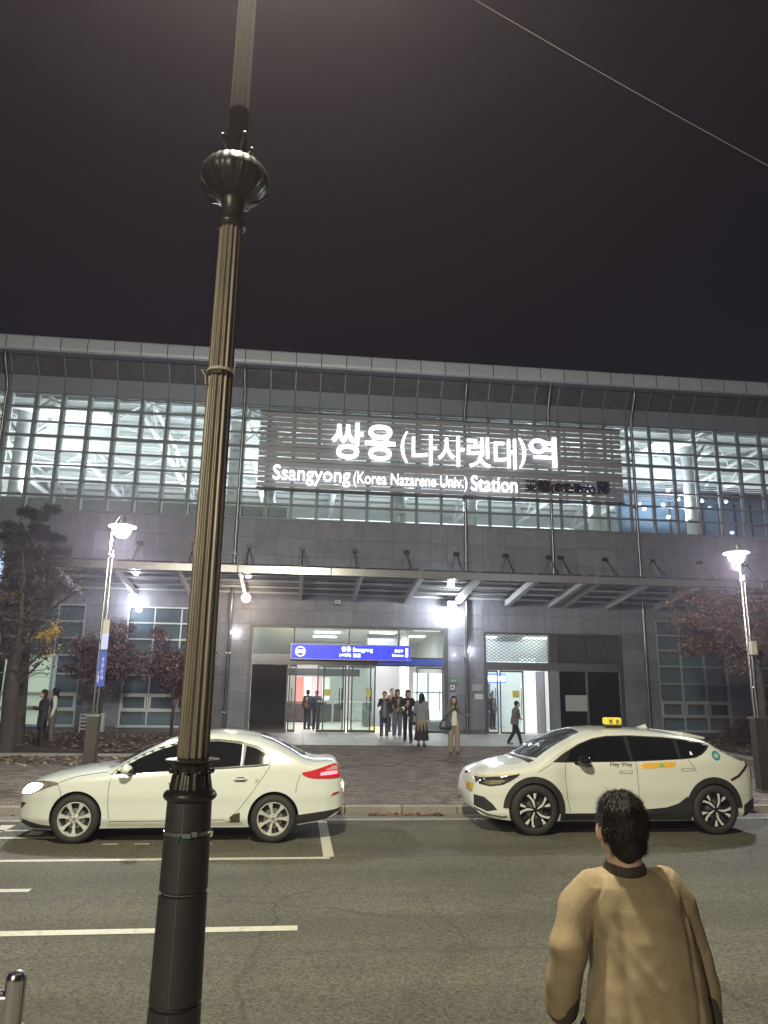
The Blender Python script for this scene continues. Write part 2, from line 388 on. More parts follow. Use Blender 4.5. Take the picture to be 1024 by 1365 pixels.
litter("fallen_leaves", 16000, [(-13.5,20.8,-3.0,26.4,5,True,.08),(13.2,19.2,23,26.4,2,True,.08),(-13,18.5,-4,20.5,1.2,True,0)], [(.20,.17,.14),(.30,.27,.24),(.13,.075,.045),(.24,.15,.06)], .055)
litter("gutter_leaves", 420, [(-12,13.1,18,13.46,1,True,0),(1.3,13.25,2.6,13.48,1.3,False,0),(-12,12.2,18,13.3,.12,False,0),(-6,14,16,23,.5,True,0)], [(.17,.08,.05),(.22,.13,.07)], .035, 9)
# painted markings
M_PAINT = mat("worn_road_paint", (.52,.50,.43), .6, col2=(.24,.235,.20), scale=16, ramp=(.52,.78), bump=.3, bscale=90)
def mark(x0, y0, x1, y1, name="road_marking", m=M_PAINT, z=.004): return tag(sheet(name, x0, y0, x1, y1, z, m), kind="structure")
mark(-30,10.12,.50,10.24); mark(.42,10.244,.56,12.84, z=.004)
mark(-30,7.31,.09,7.45); mark(-30,8.74,-2.71,8.86)
M_YEL = mat("worn_cream_paint", (.50,.44,.30), .6, col2=(.25,.22,.17), scale=9, ramp=(.4,.75))
mark(-30,12.93,40,13.0, m=M_YEL, z=.006)
for k in range(6): mark(-6.2+k*.6,11.8,-6.0+k*.6,12.6)
mark(-8.5,11.55,-3.3,11.67); mark(-8.5,12.1,-3.6,12.2)
for k in range(4): mark(-2.55+k*.42,11.1,-2.35+k*.42,11.16)
# gutter manhole at left
# ================================================================== STATION BUILDING
F = 28.0
B = thing("station_building", "long grey stone and glass railway station with lit hall behind its grid windows", "station", (0, F, 0))
def bx(name, m, a, b, parent=B):   # world coords; parent sits at (0,F,0)
    par_y = F if parent is not None else 0
    return piece(name, m, (a[0], a[1]-par_y, a[2]), (b[0], b[1]-par_y, b[2]), parent)
class BB(MB):
    def fin(s, name, m, parent, smooth=None):
        s.v = [(x, y-F, z) for x, y, z in s.v]; return s.build(name, m, parent, smooth)
XL, XR = -16.0, 24.0
openings = [(-13.9,-11.0,.66,4.95),(-10.7,-7.8,.66,4.95),(-6.3,-3.4,.66,4.93),(-1.85,5.65,.40,4.40),(7.06,12.6,.40,4.30),(14.05,16.95,.66,4.90),(18.3,21.2,.66,4.9)]
openings[0] = (-15.4,-12.5,.66,4.95)
SILL = 8.42
wall = BB(); xs = sorted({XL, XR} | {o[0] for o in openings} | {o[1] for o in openings}); rects = []
for a, b in zip(xs, xs[1:]):
    op = [o for o in openings if o[0] <= a+1e-6 and o[1] >= b-1e-6]
    if op: rects.append((a, b, op[0][3], SILL)); 
    else: rects.append((a, b, .3, SILL))
    if op and op[0][2] > .5: rects.append((a, b, .3, op[0][2]))
for (a, b, z0, z1) in rects: wall.b2((a, F+.03, z0), (b, F+.33, z1))
WALL = wall.fin("facade_wall", M_["backing"], B)
rowz = [.3,.66,1.28,1.90,2.52,3.14,3.76,4.38,4.95,5.57,6.28,6.99,7.70,SILL]
colx = [XL+1.5*k for k in range(28)]
for (a, b, z0, z1) in rects:
    cx = [a]+[c for c in colx if a+.2 < c < b-.2]+[b]; cz = [z0]+[c for c in rowz if z0+.15 < c < z1-.15]+[z1]
    if z1 < 1: cz = [z0, z1]
    for p, q in zip(cx, cx[1:]):
        for u, v in zip(cz, cz[1:]):
            bx("stone_panel", M_["plinth"] if v <= .67 else M_["stone"], (p+.004, F-random.uniform(0,.003), u+.004), (q-.004, F+.03, v-.004), WALL if False else B)
# ---- curtain wall
CW = tag(BB().b2((XL, F+.10, SILL-.02), (XR, F+.22, SILL+.05)).fin("curtain_wall", M_["alu_dark"], None), "gridded glass curtain wall of the station's lit upper hall", "glass wall"); CW.location = (0, F, 0)
GZ0, GZ1 = 8.45, 13.08; NR = 8; RP = (GZ1-GZ0)/NR; MX0, MP = -10.52, .995
GL = glass("hall_glass", (.90,.94,.95), .03, .015)
kmin, kmax = -5, 34
gp = MB().box((0,0,0), (MP-.07,.012,RP-.05)).mesh("pane_m"); gp.materials.append(GL)
mullb = BB()
for k in range(kmin, kmax+1):
    X = MX0+MP*k
    w = bx("mullion", M_["mull"], (X-.036, F-.09, GZ0), (X+.036, F+.10, GZ1), CW)
    bx("inner_mullion", M_["white"], (X+.02, F+.112, GZ0), (X+.10, F+.24, GZ1), CW)
for r in range(NR+1):
    z = GZ0+RP*r; h = .032 if r not in (5,) else .05
    for seg in range(4): pass
    bx("transom", M_["mull"], (XL, F-.05 if r != 5 else F-.075, z-h), (XR, F+.09, z+h), CW)
npane = 0
for k in range(-2, 33):
    for r in range(NR):
        link("pane", gp, None, CW, (MX0+MP*(k+.5), .02+random.uniform(-.002,.002), GZ0+RP*(r+.5))).rotation_euler = (random.uniform(-.004,.004), 0, random.uniform(-.004,.004))
# blind panels above, sloping louvre band, boxed eave
for k in range(kmin, kmax):
    X = MX0+MP*k
    bx("spandrel_panel", M_["alu"], (X+.012, F-.02, GZ1+.03), (X+MP-.012, F+.05, 13.80))
BB().b2((XL,F+.05,GZ1), (XR,F+.3,14.5)).fin("upper_wall", M_["backing"], B)
lt0, lt1, lo = 13.82, 14.46, .46
M_LOU = mat("louvre_grey", (.10,.105,.12), .6, .2, var=.3, scale=3, rnd=.15)
lm = MB()
nl = 11
for j in range(nl):
    t = (j+.5)/nl; z = lt0+(lt1-lt0)*t; y = -lo*t
    lm.box((0, y, z), (MP-.05,.045,.012), m=Matrix.Rotation(R(35), 3, 'X'))
lm.add([(-MP/2+.02,.06,lt0),(MP/2-.02,.06,lt0),(MP/2-.02,-lo+.06,lt1),(-MP/2+.02,-lo+.06,lt1)], [(0,1,2,3)])
lme = lm.mesh("louvre_m"); lme.materials.append(M_LOU)
for k in range(kmin, kmax):
    X = MX0+MP*k; link("louvre_panel", lme, None, B, (X+MP/2, 0, 0))
    q = BB(); q.add([(X-.02,F-.03,lt0),(X+.02,F-.03,lt0),(X+.02,F-lo-.03,lt1),(X-.02,F-lo-.03,lt1),(X-.02,F+.02,lt0),(X+.02,F+.02,lt0),(X+.02,F-lo+.02,lt1),(X-.02,F-lo+.02,lt1)],
        [(0,1,2,3),(7,6,5,4),(0,4,5,1),(1,5,6,2),(2,6,7,3),(3,7,4,0)]); q.fin("louvre_rib", M_["alu"], B)
bx("eave_soffit", M_["alu"], (XL, F-.95, lt1), (XR, F-lo, lt1+.06))
EV = mat("eave_panel_alu", (.50,.54,.64), .4, .3, var=.06, rnd=.05)
pe = MB(); prof = [(-.90,lt1-.02),(-.985,lt1+.03),(-1.0,lt1+.12),(-1.0,lt1+.50),(-.97,lt1+.56),(-.6,lt1+.60)]
for i_, (y, z) in enumerate(prof): pe.v += [(-MP/2+.016, y, z), (MP/2-.016, y, z)]
for i_ in range(len(prof)-1): a = i_*2; pe.f.append((a, a+1, a+3, a+2))
em = pe.mesh("eave_m"); em.materials.append(EV)
for k in range(kmin, kmax): link("eave_panel", em, None, B, (MX0+MP*(k+.5), 0, 0))
bx("eave_box", M_["backing"], (XL, F-.93, lt1+.061), (XR, F-.45, lt1+.53))
bx("roof", M_["alu_dark"], (XL, F-.5, lt1+.55), (XR, F+26, lt1+.75))
# ---- upper hall interior
HL = 8.5
bx("hall_floor", M_["floor"], (XL, F+.35, 8.1), (XR, F+22, 8.38))
BACKW = mat("hall_back_wall", (.52,.55,.55), .7, var=.06, scale=1)
bx("hall_back_wall", BACKW, (XL, F+20, 8.38), (XR, F+20.3, 14.3))
bx("hall_end_wall", BACKW, (XL, F+.4, 8.38), (XL+.2, F+20, 14.4)); bx("hall_end_wall", BACKW, (XR-.2, F+.4, 8.38), (XR, F+20, 14.4))
bx("hall_parapet", mat("parapet_grey", (.30,.33,.33), .6), (XL, F+.5, 8.38), (-.7, F+.6, 9.02)); 
CE = mat("corrugated_ceiling", (.45,.48,.48), .5, var=.12, scale=4, stretch=(14,.4,1))
bx("hall_ceiling", CE, (XL, F+.31, 14.05), (XR, F+20, 14.12))
M_TR = mat("truss_white", (.80,.82,.82), .45, var=.05)
for j in range(13):       # purlins
    y = F+1.0+j*1.5; bx("purlin", M_TR, (XL+.2, y, 13.82), (XR-.2, y+.1, 14.04))
for k in range(10):
    X = -14.8+4.1*k; t = BB(); zt, zb = 13.75, 12.75
    t.tube([(X,F+.7,zt),(X,F+19.5,zt)], .09, 8); t.tube([(X,F+.7,zb),(X,F+19.5,zb)], .13, 8)
    y = .8; up = True
    while y < 19: t.tube([(X, F+y, zb if up else zt), (X, F+y+1.5, zt if up else zb)], .06, 6); y += 1.5; up = not up
    t.fin("roof_truss", M_TR, B)
for k in range(9):       # diagonal bracing between trusses
    X = -14.8+4.1*k
    for (ya, yb) in ((1.2,6.5),(8,13.5)):
        t = BB(); t.tube([(X,F+ya,13.4),(X+4.1,F+yb,13.4)], .04, 6); t.tube([(X+4.1,F+ya,13.4),(X,F+yb,13.4)], .04, 6); t.fin("wind_brace", M_TR, B)
for (z, y) in ((9.9,3.2),(10.15,3.6),(9.75,5.2),(10.6,7.5),(11.6,11)):   # pipes and cable trays along the hall
    BB().tube([(XL+.3,F+y,z+1.2),(XR-.3,F+y,z+1.2)], .06, 8).fin("service_pipe", M_TR, B)
M_COL = mat("column_white", (.74,.77,.77), .45, var=.04)
for X in (-11.35,-2.9,-1.5,3.9,6.9,12.35,16.75):
    o = BB().tube([(X,F+1.3,8.38),(X,F+1.3,12.9)], .27, 20).fin("hall_column", M_COL, B, 60)
    t = BB()
    for (dx, dy) in ((1.4,.8),(-1.4,.8),(.6,2.6),(-.6,2.6)): t.tube([(X,F+1.3,11.6),(X+dx,F+1.3+dy,13.3)], .06, 8)
    t.fin("column_strut", M_TR, B)
M_LP = mat("white_board", (.82,.84,.84), .6, var=.03)
for (xa, xb) in ((-11.9,-8.0),(-3.9,-.3),(15.0,17.2),(4.6,8.2),(10.9,13.2)):
    bx("lit_soffit_board", M_LP, (xa, F+.7, 12.72), (xb, F+2.6, 12.78)); bx("lit_soffit_board", M_LP, (xa, F+2.7, 11.6), (xb, F+2.76, 12.7))
    l = lamp("uplight", 'AREA', ((xa+xb)/2, 1.5, 9.4), 330, (.95,.985,1), ((xb-xa)*.6,.5), B); l.rotation_euler = (R(180), 0, 0)  # unseen uplights, assumed and added to brighten columns and boards
for j in range(5):
    l = lamp("hall_light", 'AREA', (-12+8*j, 9, 9.6), 720, (.97,1,.985), (5,6), B); l.rotation_euler = (R(180), 0, 0)
# hall things seen low down: lit shop strip under the sign, blue lift lobby on the right
EMW = emis("hall_shop_glow", (.85,1,.98), 3.5)
l = lamp("shop_light", 'AREA', (6.4, 4.4, 10.3), 420, (.9,1,.99), (13,.6), B); l.rotation_euler = (R(25), 0, 0)  # unseen area light added to brighten the shop wall
bx("shop_wall", M_["white"], (-.4, F+6.0, 8.38), (13.2, F+6.2, 9.9))
for k in range(9): 
    bx("shop_light_strip", EMW, (.0+k*1.5, F+5.5, 9.62), (1.1+k*1.5, F+5.6, 9.72))
for k, (w, c) in enumerate(((.7,(.25,.5,.4)),(.5,(.5,.2,.15)),(.8,(.6,.45,.3)),(.6,(.2,.35,.6)),(.9,(.7,.7,.6)))):
    bx("shop_panel", mat("shop_panel_%d" % k, c, .6), (.3+k*2.6, F+5.9, 8.6), (.3+k*2.6+w, F+5.96, 9.4))
BL = mat("blue_glass_wall", (.13,.20,.29), .35, var=.35, scale=.8, emit=(.12,.26,.42), estr=.10)  # wall given a faint blue glow in place of lobby lighting
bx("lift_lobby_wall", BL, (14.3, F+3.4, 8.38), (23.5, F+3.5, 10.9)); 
for k in range(11): bx("lobby_mullion", M_["alu_dark"], (14.4+k*.8, F+3.3, 8.38), (14.46+k*.8, F+3.39, 10.9))
bx("lobby_beam", M_["alu_dark"], (13.6, F+3.2, 10.9), (23.5, F+3.5, 11.2))
for k in range(9): bx("lobby_louvre", M_["alu"], (14.2, F+2.8, 10.65+k*.09), (23.4, F+2.86, 10.69+k*.09))
EMS = emis("spot_glow", (.85,.95,1), 14)
spots = [(891,654),(904,666),(936,668),(859,679),(884,674),(916,676),(947,678),(968,669),(852,673),(976,710),(891,690)]
for (px, py) in spots:
    p = unproj(px, py, F+2.6); o = thing("ceiling_spotlight", "small round white spotlight glowing in the blue-lit lobby at the right of the hall", "spotlight", p, 0, "spotlights in the blue lobby")
    MB().ell((0,0,0), (.075,.075,.05)).build("diffuser", EMS, o, 180); MB().lathe([(.09,.0),(.095,.03),(.09,.1)]).build("housing", M_["white"], o)
# ---- downpipes
for X, z0 in ((-11.6,.4),(-2.58,.4),(6.35,.4),(13.5,.4)):
    d = BB().tube([(X,F-.72,14.5),(X,F-.70,14.2),(X+.02,F-.30,13.5),(X+.02,F-.16,13.2),(X,F-.14,z0)], .062, 12).fin("downpipe", M_["pipe"], B, 40)
    for z in (1.2,3.3,7.0,9.5,11.5): BB().box((X,F-.1,z), (.17,.2,.05)).fin("pipe_clip", M_["steel_d"], B)
BB().tube([(9.9,F-.72,14.5),(9.9,F-.2,13.5),(9.9,F-.14,5.6)], .062, 12).fin("downpipe", M_["pipe"], B, 40)
# ---- grid windows, ground floor
GD = glass("office_glass", (.72,.82,.88), .1, .10); M_FR = mat("window_frame_alu", (.42,.46,.50), .4, .3, var=.05)
M_DK = mat("dark_room", (.05,.06,.07), .8); M_PBACK = mat("slate_blind", (.32,.42,.50), .7, var=.15, scale=1.5)
def grid_window(o, zs, rowopen, lit=None):
    x0, x1, z0, z1 = o; fr = BB(); y = F+.05
    w = .05
    fr.b2((x0,y-.05,z0),(x0+w,y+.08,z1)); fr.b2((x1-w,y-.05,z0),(x1,y+.08,z1)); fr.b2((x0+w,y-.05,z1-w),(x1-w,y+.08,z1)); fr.b2((x0+w,y-.05,z0),(x1-w,y+.08,z0+w))
    W = fr.fin("window", M_FR, B); W["label"] = "tall gridded window of dark panes"
    bx("sill", M_["alu"], (x0-.05, F-.12, z0-.04), (x1+.05, F+.0, z0-.003), W) if False else piece("sill", M_["alu"], (x0-.05,-.12,z0-.045), (x1+.05,-.004,z0-.003), W)
    cw = (x1-x0)/3
    for k in (1,2): piece("mullion", M_FR, (x0+cw*k-.025,.0,z0+w), (x0+cw*k+.025,.1,z1-w), W)
    for i_, z in enumerate(zs): 
        for k in range(3):
            piece("transom", M_FR, (x0+cw*k+(.05 if k == 0 else .025),.0,z-.025), (x0+cw*(k+1)-(.05 if k == 2 else .025),.09,z+.025), W)
    zz = [z0+w]+sorted(zs)+[z1-w]
    for i_, (a, b) in enumerate(zip(zz, zz[1:])):
        for k in range(3):
            if i_ == rowopen:
                q = MB(); xa, xb = x0+cw*k+.05, x0+cw*(k+1)-.05
                q.b2((xa,-.02,a+.03),(xa+.06,.06,b-.03)); q.b2((xb-.06,-.02,a+.03),(xb,.06,b-.03)); q.b2((xa+.06,-.02,a+.03),(xb-.06,.06,a+.09)); q.b2((xa+.06,-.02,b-.09),(xb-.06,.06,b-.03)); q.build("sash", M_FR, W)
            piece("pane", GD if not (lit and (k, i_) in lit) else glass("lit_office_glass", (.9,.97,.92), .03, .02), (x0+cw*k+.03,.05,a+.025), (x0+cw*(k+1)-.03,.058,b-.025), W)
    return W
zsw = [1.20,1.78,2.46,3.12,3.74,4.33]
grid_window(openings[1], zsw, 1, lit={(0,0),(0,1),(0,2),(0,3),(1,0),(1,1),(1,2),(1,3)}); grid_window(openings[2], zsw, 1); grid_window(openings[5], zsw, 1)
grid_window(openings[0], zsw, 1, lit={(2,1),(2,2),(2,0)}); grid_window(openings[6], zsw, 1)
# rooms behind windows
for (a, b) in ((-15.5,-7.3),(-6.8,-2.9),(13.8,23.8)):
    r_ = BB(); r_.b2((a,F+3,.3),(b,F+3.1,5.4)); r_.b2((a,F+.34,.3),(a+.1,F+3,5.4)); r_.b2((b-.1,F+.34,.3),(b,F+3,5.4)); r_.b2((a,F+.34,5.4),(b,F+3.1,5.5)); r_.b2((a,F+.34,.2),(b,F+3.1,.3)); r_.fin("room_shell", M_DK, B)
M_LIT = mat("lit_blind", (.70,.78,.70), .8, var=.05, scale=2, emit=(.78,.82,.74), estr=.5)
bx("lit_blind", M_LIT, (-10.6, F+.6, .66), (-8.78, F+.62, 3.10)); bx("lit_blind", M_LIT, (-13.4, F+.6, .66), (-12.55, F+.62, 2.6))
for (a, b, c) in ((-8.76,-7.8,.6),(-6.3,-3.4,.5),(14.05,16.95,.5),(18.3,21.2,.5)): bx("slate_blind", M_PBACK, (a, F+c, .66), (b, F+c+.02, 4.95))  # bluish panels added behind the panes to make them look paler
bx("slate_blind", M_PBACK, (-10.7, F+.58, 3.13), (-8.78, F+.60, 4.95))
# ================================================================== ENTRANCES
M_EF = mat("entrance_frame_steel", (.07,.07,.072), .45, .3, var=.1)
M_BG = mat("black_gloss_panel", (.012,.012,.013), .12, var=.3, scale=2, spec=.6)
M_TEAL = mat("dark_teal_glass", (.06,.10,.105), .2, var=.1, scale=1)
GE = glass("door_glass", (.90,.95,.94), .06, .03)
def fp(px, py, y=28.0): p = unproj(px, py, y); return p.x, p.z
# --- left entrance, X -1.85..5.65, z .45..4.40
E1p = thing("main_entrance", "wide glass main entrance with sliding doors under the blue sign", "entrance", (0, F, 0))
bx("entrance_frame", M_EF, (-1.85, F-.04, 4.30), (5.65, F+.25, 4.40), E1p)
def e1(name, m, a, b, par=None): return piece(name, m, (a[0], a[1]-F, a[2]), (b[0], b[1]-F, b[2]), par or E1p)
e1("jamb", M_EF, (-1.85,F-.04,.5), (-1.72,F+.25,4.30)); e1("jamb", M_EF, (5.50,F-.04,.5), (5.65,F+.25,4.30))
e1("header", mat("header_steel", (.10,.10,.105), .22, .9, var=.15), (-1.72,F-.12,2.93), (5.50,F+.2,3.27))
e1("transom_panel", M_TEAL, (-1.70,F+.05,3.30), (-.24,F+.08,4.28))
for x in (-.20,1.85,3.75): e1("transom_mullion", M_EF, (x-.03,F,3.28), (x+.03,F+.12,4.30))
for (a, b) in ((-.17,1.82),(1.88,3.72),(3.78,5.5)): e1("transom_pane", GE, (a,F+.05,3.29), (b,F+.06,4.29))
e1("dark_panel", M_BG, (-1.70,F+.02,.56), (-.42,F+.08,2.92)); e1("panel_kick", M_EF, (-1.72,F-.01,.47), (-.35,F+.1,.555))
e1("panel_mullion", M_EF, (-.42,F-.02,.555), (-.36,F+.12,2.93)); 
def leaf(x0, x1, y, name="sliding_door", ribbon=True, frm=M_EF):
    q = MB(); w = .05; z0, z1 = .52, 2.92
    q.b2((x0,y-F-.02,z0),(x0+w,y-F+.02,z1)); q.b2((x1-w,y-F-.02,z0),(x1,y-F+.02,z1)); q.b2((x0+w,y-F-.02,z1-.06),(x1-w,y-F+.02,z1)); q.b2((x0+w,y-F-.02,z0),(x1-w,y-F+.02,z0+.09))
    D = q.build(name, frm, E1p)
    piece("pane", GE, (x0+w,y-F-.005,z0+.09), (x1-w,y-F+.005,z1-.06), D)
    MB().tube([(x1-.16,y-F-.07,1.3),(x1-.16,y-F-.07,2.1)], .018, 8).build("handle", M_["steel"], D)
    return D
leaf(-.33,-.05,F+.07,"side_light"); d1 = leaf(.72,1.80,F+.03); d2 = leaf(1.86,2.90,F+.03); d3 = leaf(4.45,5.48,F+.07,"side_light"); d4 = leaf(.95,1.72,F+.22); d5 = leaf(2.0,2.75,F+.22)
M_YST = mat("yellow_sticker", (.65,.55,.08), .5); M_DOT = mat("frosted_dots", (.8,.85,.85), .6)
for d, x in ((d1,1.0),(d2,2.55)):
    piece("sticker", M_YST, (x-.0,.0-.0+.018,1.82), (x+.22,.022,2.06), d)
for d, xa, xb in ((d1,.80,1.72),(d2,1.94,2.82)):
    q = MB(); x = xa
    while x < xb: q.box((x,.02,1.62), (.05,.003,.05)); x += .1
    q.build("dot_strip", M_DOT, d)
# vestibule room behind main entrance
V = MB(); Y1 = 9.0
def room(name, m, a, b): return bx(name, m, a, b)
M_VW = mat("vestibule_wall", (.72,.74,.72), .55, var=.04); M_VF = mat("vestibule_floor", (.50,.49,.45), .28, var=.08, scale=2.5)
# floor slabs
bx("vestibule_floor", M_VF, (-2.2,F+.05,.38), (13.2,F+12,.50))
bx("vestibule_ceiling", mat("vestibule_ceiling", (.74,.75,.74), .7, var=.03), (-2.2,F+.34,4.5), (13.2,F+12,4.6))
bx("vestibule_wall", M_VW, (-2.3,F+.34,.5), (-2.2,F+12,4.5)); bx("vestibule_wall", M_VW, (13.2,F+.34,.5), (13.3,F+12,4.5))
bx("vestibule_wall", M_VW, (-2.2,F+11.8,.5), (13.2,F+12,4.5)); bx("vestibule_wall", mat("grey_room_wall", (.34,.35,.36), .6, var=.06), (3.05,F+5.2,.5), (4.5,F+5.35,4.5)); bx("vestibule_wall", M_VW, (4.5,F+3.2,.5), (4.62,F+5.35,4.5)); bx("vestibule_wall", M_VW, (6.2,F+.34,.5), (6.35,F+11,4.5))
bx("floor_guide_strip", mat("tactile_yellow", (.62,.48,.12), .6), (3.1,F+.4,.502), (3.4,F+8,.508)); bx("floor_guide_strip", mat("tactile_yellow", (.62,.48,.12), .6), (-.1,F+2.2,.502), (3.1,F+2.5,.508)); bx("floor_guide_strip", mat("tactile_yellow", (.62,.48,.12), .6), (8.0,F+2.2,.502), (12,F+2.5,.508))
EP = emis("ceiling_panel_glow", (1,1,.97), 7)
for (x, y) in ((1.2,1.6),(3.4,1.6),(1.2,4.6),(3.6,4.2),(1.2,7.6),(5.2,2.0),(5.2,6),(8.4,1.8),(10.8,1.8),(8.4,5.2),(10.8,5.2),(-1,4.6)):
    o = bx("ceiling_light_panel", EP, (x-.55,F+y-.15,4.44), (x+.55,F+y+.15,4.49))
# bright advertising wall and kiosk in the hall
lr = random.Random(4)
adp = [((.70,.16,.14),2.0,1.0),((.85,.35,.40),3.0,1.0),((.80,.55,.25),1.6,1.0),((.25,.45,.75),1.6,1.0),((.9,.85,.8),3.0,1.2),((.85,.2,.3),1.4,.8)]
x = -.1
for k in range(4):
    c, s, _ = adp[(0,4,1,4)[k]]; w = lr.uniform(.32,.6)
    bx("light_poster", mat("poster_%d" % (k % 6), c, .5, col2=tuple(min(1, q*1.35+.1) for q in c), scale=7, emit=c, estr=.55), (x,F+9.2,1.5), (x+w,F+9.28,2.6)); x += w+.05
bx("kiosk_counter", mat("kiosk_wood", (.25,.10,.06), .5, var=.3, scale=8), (-.6,F+8.2,.5), (1.4,F+8.9,1.45)); 
for k in range(6): bx("kiosk_shelf", mat("kiosk_shelf_dark", (.06,.05,.05), .5), (-.5+.45*k,F+8.0,.55), (-.15+.45*k,F+8.15,1.35))
bx("shop_fascia", mat("shop_fascia_dark", (.03,.03,.035), .4), (-.5,F+8.6,2.66), (3.0,F+8.8,3.0))
EG = emis("bright_window_glow", (.80,1,.98), 1.35)  # panel made to glow behind the right-hand fixed glass
bx("lit_side_window", EG, (4.75,F+2.6,.9), (5.95,F+2.66,2.75)); bx("side_window_bar", M_["alu"], (5.3,F+2.55,.9), (5.36,F+2.6,2.75)); bx("side_window_bar", M_["alu"], (4.7,F+2.55,1.95), (6.0,F+2.6,2.0)); bx("side_bench", M_["alu"], (4.7,F+2.1,.5), (6.0,F+2.5,.85))
lamp("vestibule_light", 'AREA', (2.2,1.6,4.35), 380, (1,1,.98), (5,1.6), B); lamp("vestibule_light", 'AREA', (1.8,6.0,4.3), 620, (1,.98,.95), (5,6), B)
lamp("vestibule_light", 'AREA', (9.3,1.9,4.35), 260, (.95,1,1), (4,2), B); lamp("vestibule_light", 'AREA', (9.3,6,4.3), 200, (.85,.92,1), (4,5), B)
for (xx, yy) in ((.55,4.6),(2.9,4.4)):   # ticket gate pillars
    bx("gate_pillar", M_["steel_d"], (xx,F+yy,.5), (xx+.18,F+yy+1.2,1.5))
# --- blue sign over the doors
S1 = thing("entrance_sign", "long blue illuminated station name sign with white lettering over the main doors", "sign", (0,0,0))
BLU = mat("sign_blue_light", (.02,.03,.55), .35, var=.05, emit=(.02,.045,.78), estr=.9); WHT = emis("sign_white_light", (.9,.95,1), 2.2)
SY = F-.38
(sx0, sz1), (sx1, _) = fp(389,858,SY), fp(547,861,SY); sz1 = fp(389,858.5,SY)[1]; sz0 = fp(389,877.5,SY)[1]
MB().b2((sx0,SY,sz0),(sx1,SY+.2,sz1)).build("lightbox", BLU, S1); q = MB(); q.b2((sx0-.02,SY-.012,sz1),(sx1+.02,SY+.21,sz1+.03)); q.b2((sx0-.02,SY-.012,sz0-.03),(sx1+.02,SY+.21,sz0)); q.b2((sx0-.03,SY-.01,sz0),(sx0,SY+.2,sz1)); q.b2((sx1,SY-.01,sz0),(sx1+.03,SY+.2,sz1)); q.build("sign_casing", M_["steel_d"], S1)
q = MB()
for x in (sx0+.6, sx1-.6): q.b2((x-.02,SY+.2,sz1-.1),(x+.02,F,sz1-.06))
q.build("sign_bracket", M_["steel_d"], S1)
H_ = sz1-sz0
rg = MB(); cx, cz = fp(400.5,868.2,SY); 
def ring(mb, cx, cz, y, r0, r1, n=28, d=.012):
    k = len(mb.v)
    for i in range(n):
        a = 2*math.pi*i/n
        for r, yy in ((r0,y),(r1,y),(r0,y+d),(r1,y+d)): mb.v.append((cx+r*math.cos(a), yy, cz+r*math.sin(a)))
    for i in range(n):
        a = k+4*i; b = k+4*((i+1) % n); mb.f += [(a,b,b+1,a+1),(a+1,b+1,b+3,a+3),(b,a,a+2,b+2)]
ring(rg, cx, cz, SY-.014, .15, .185); rg.b2((cx-.15,SY-.014,cz-.055),(cx+.15,SY-.002,cz+.055)); rg.build("round_emblem", WHT, S1)
lettering("KORAIL", BLU, S1, cx-.125, cz-.03, .25, .06, SY-.016, .004, .0, whole=True)
def lt(s, pa, pb, y0, y1, **k): # by pixel box on the sign plane
    a = fp(pa, y1, SY); b = fp(pb, y0+(pb-pa)*.035, SY); lettering(s, WHT, S1, a[0], a[1], b[0]-a[0], b[1]-a[1], SY-.004, .012, .02, **k)
lt("쌍용", 455, 468, 861.5, 868.6, whole=True); lt("Ssangyong", 470.5, 497, 862.8, 870.2, whole=True); lt("(나사렛대)", 452.5, 468, 870.6, 876.2, whole=True); lt("双龙", 470.5, 481, 870.8, 876.4, whole=True)
lt("출입구", 526, 537.5, 865.5, 870.0, whole=True); lt("Entrance", 523, 538, 871.6, 875.2, whole=True); lt("1", 540.5, 544, 864.5, 876.0, whole=True)
bx("door_blue_band", mat("blue_film", (.03,.06,.28), .3, emit=(.02,.05,.4), estr=.25), (2.95,F-.125,2.98), (5.48,F-.121,3.22))
# --- right entrance, X 7.06..12.6
E2 = thing("side_entrance", "narrower side entrance with diamond shutter grille above its doors and dark panels", "entrance", (0, F, 0))
def e2(name, m, a, b, par=None): return piece(name, m, (a[0], a[1]-F, a[2]), (b[0], b[1]-F, b[2]), par or E2)
e2("frame_head", M_EF, (7.06,F-.03,4.22), (12.6,F+.2,4.30)); e2("jamb", M_EF, (7.06,F-.03,.46), (7.14,F+.2,4.22)); e2("jamb", M_EF, (12.45,F-.03,.46), (12.6,F+.2,4.22))
e2("header", M_["plinth"], (7.14,F-.06,2.86), (12.45,F+.2,3.16)); e2("mullion", M_EF, (9.62,F-.04,.46), (9.98,F+.15,4.22)); e2("mullion", M_EF, (11.1,F-.0,.46), (11.16,F+.15,4.22))
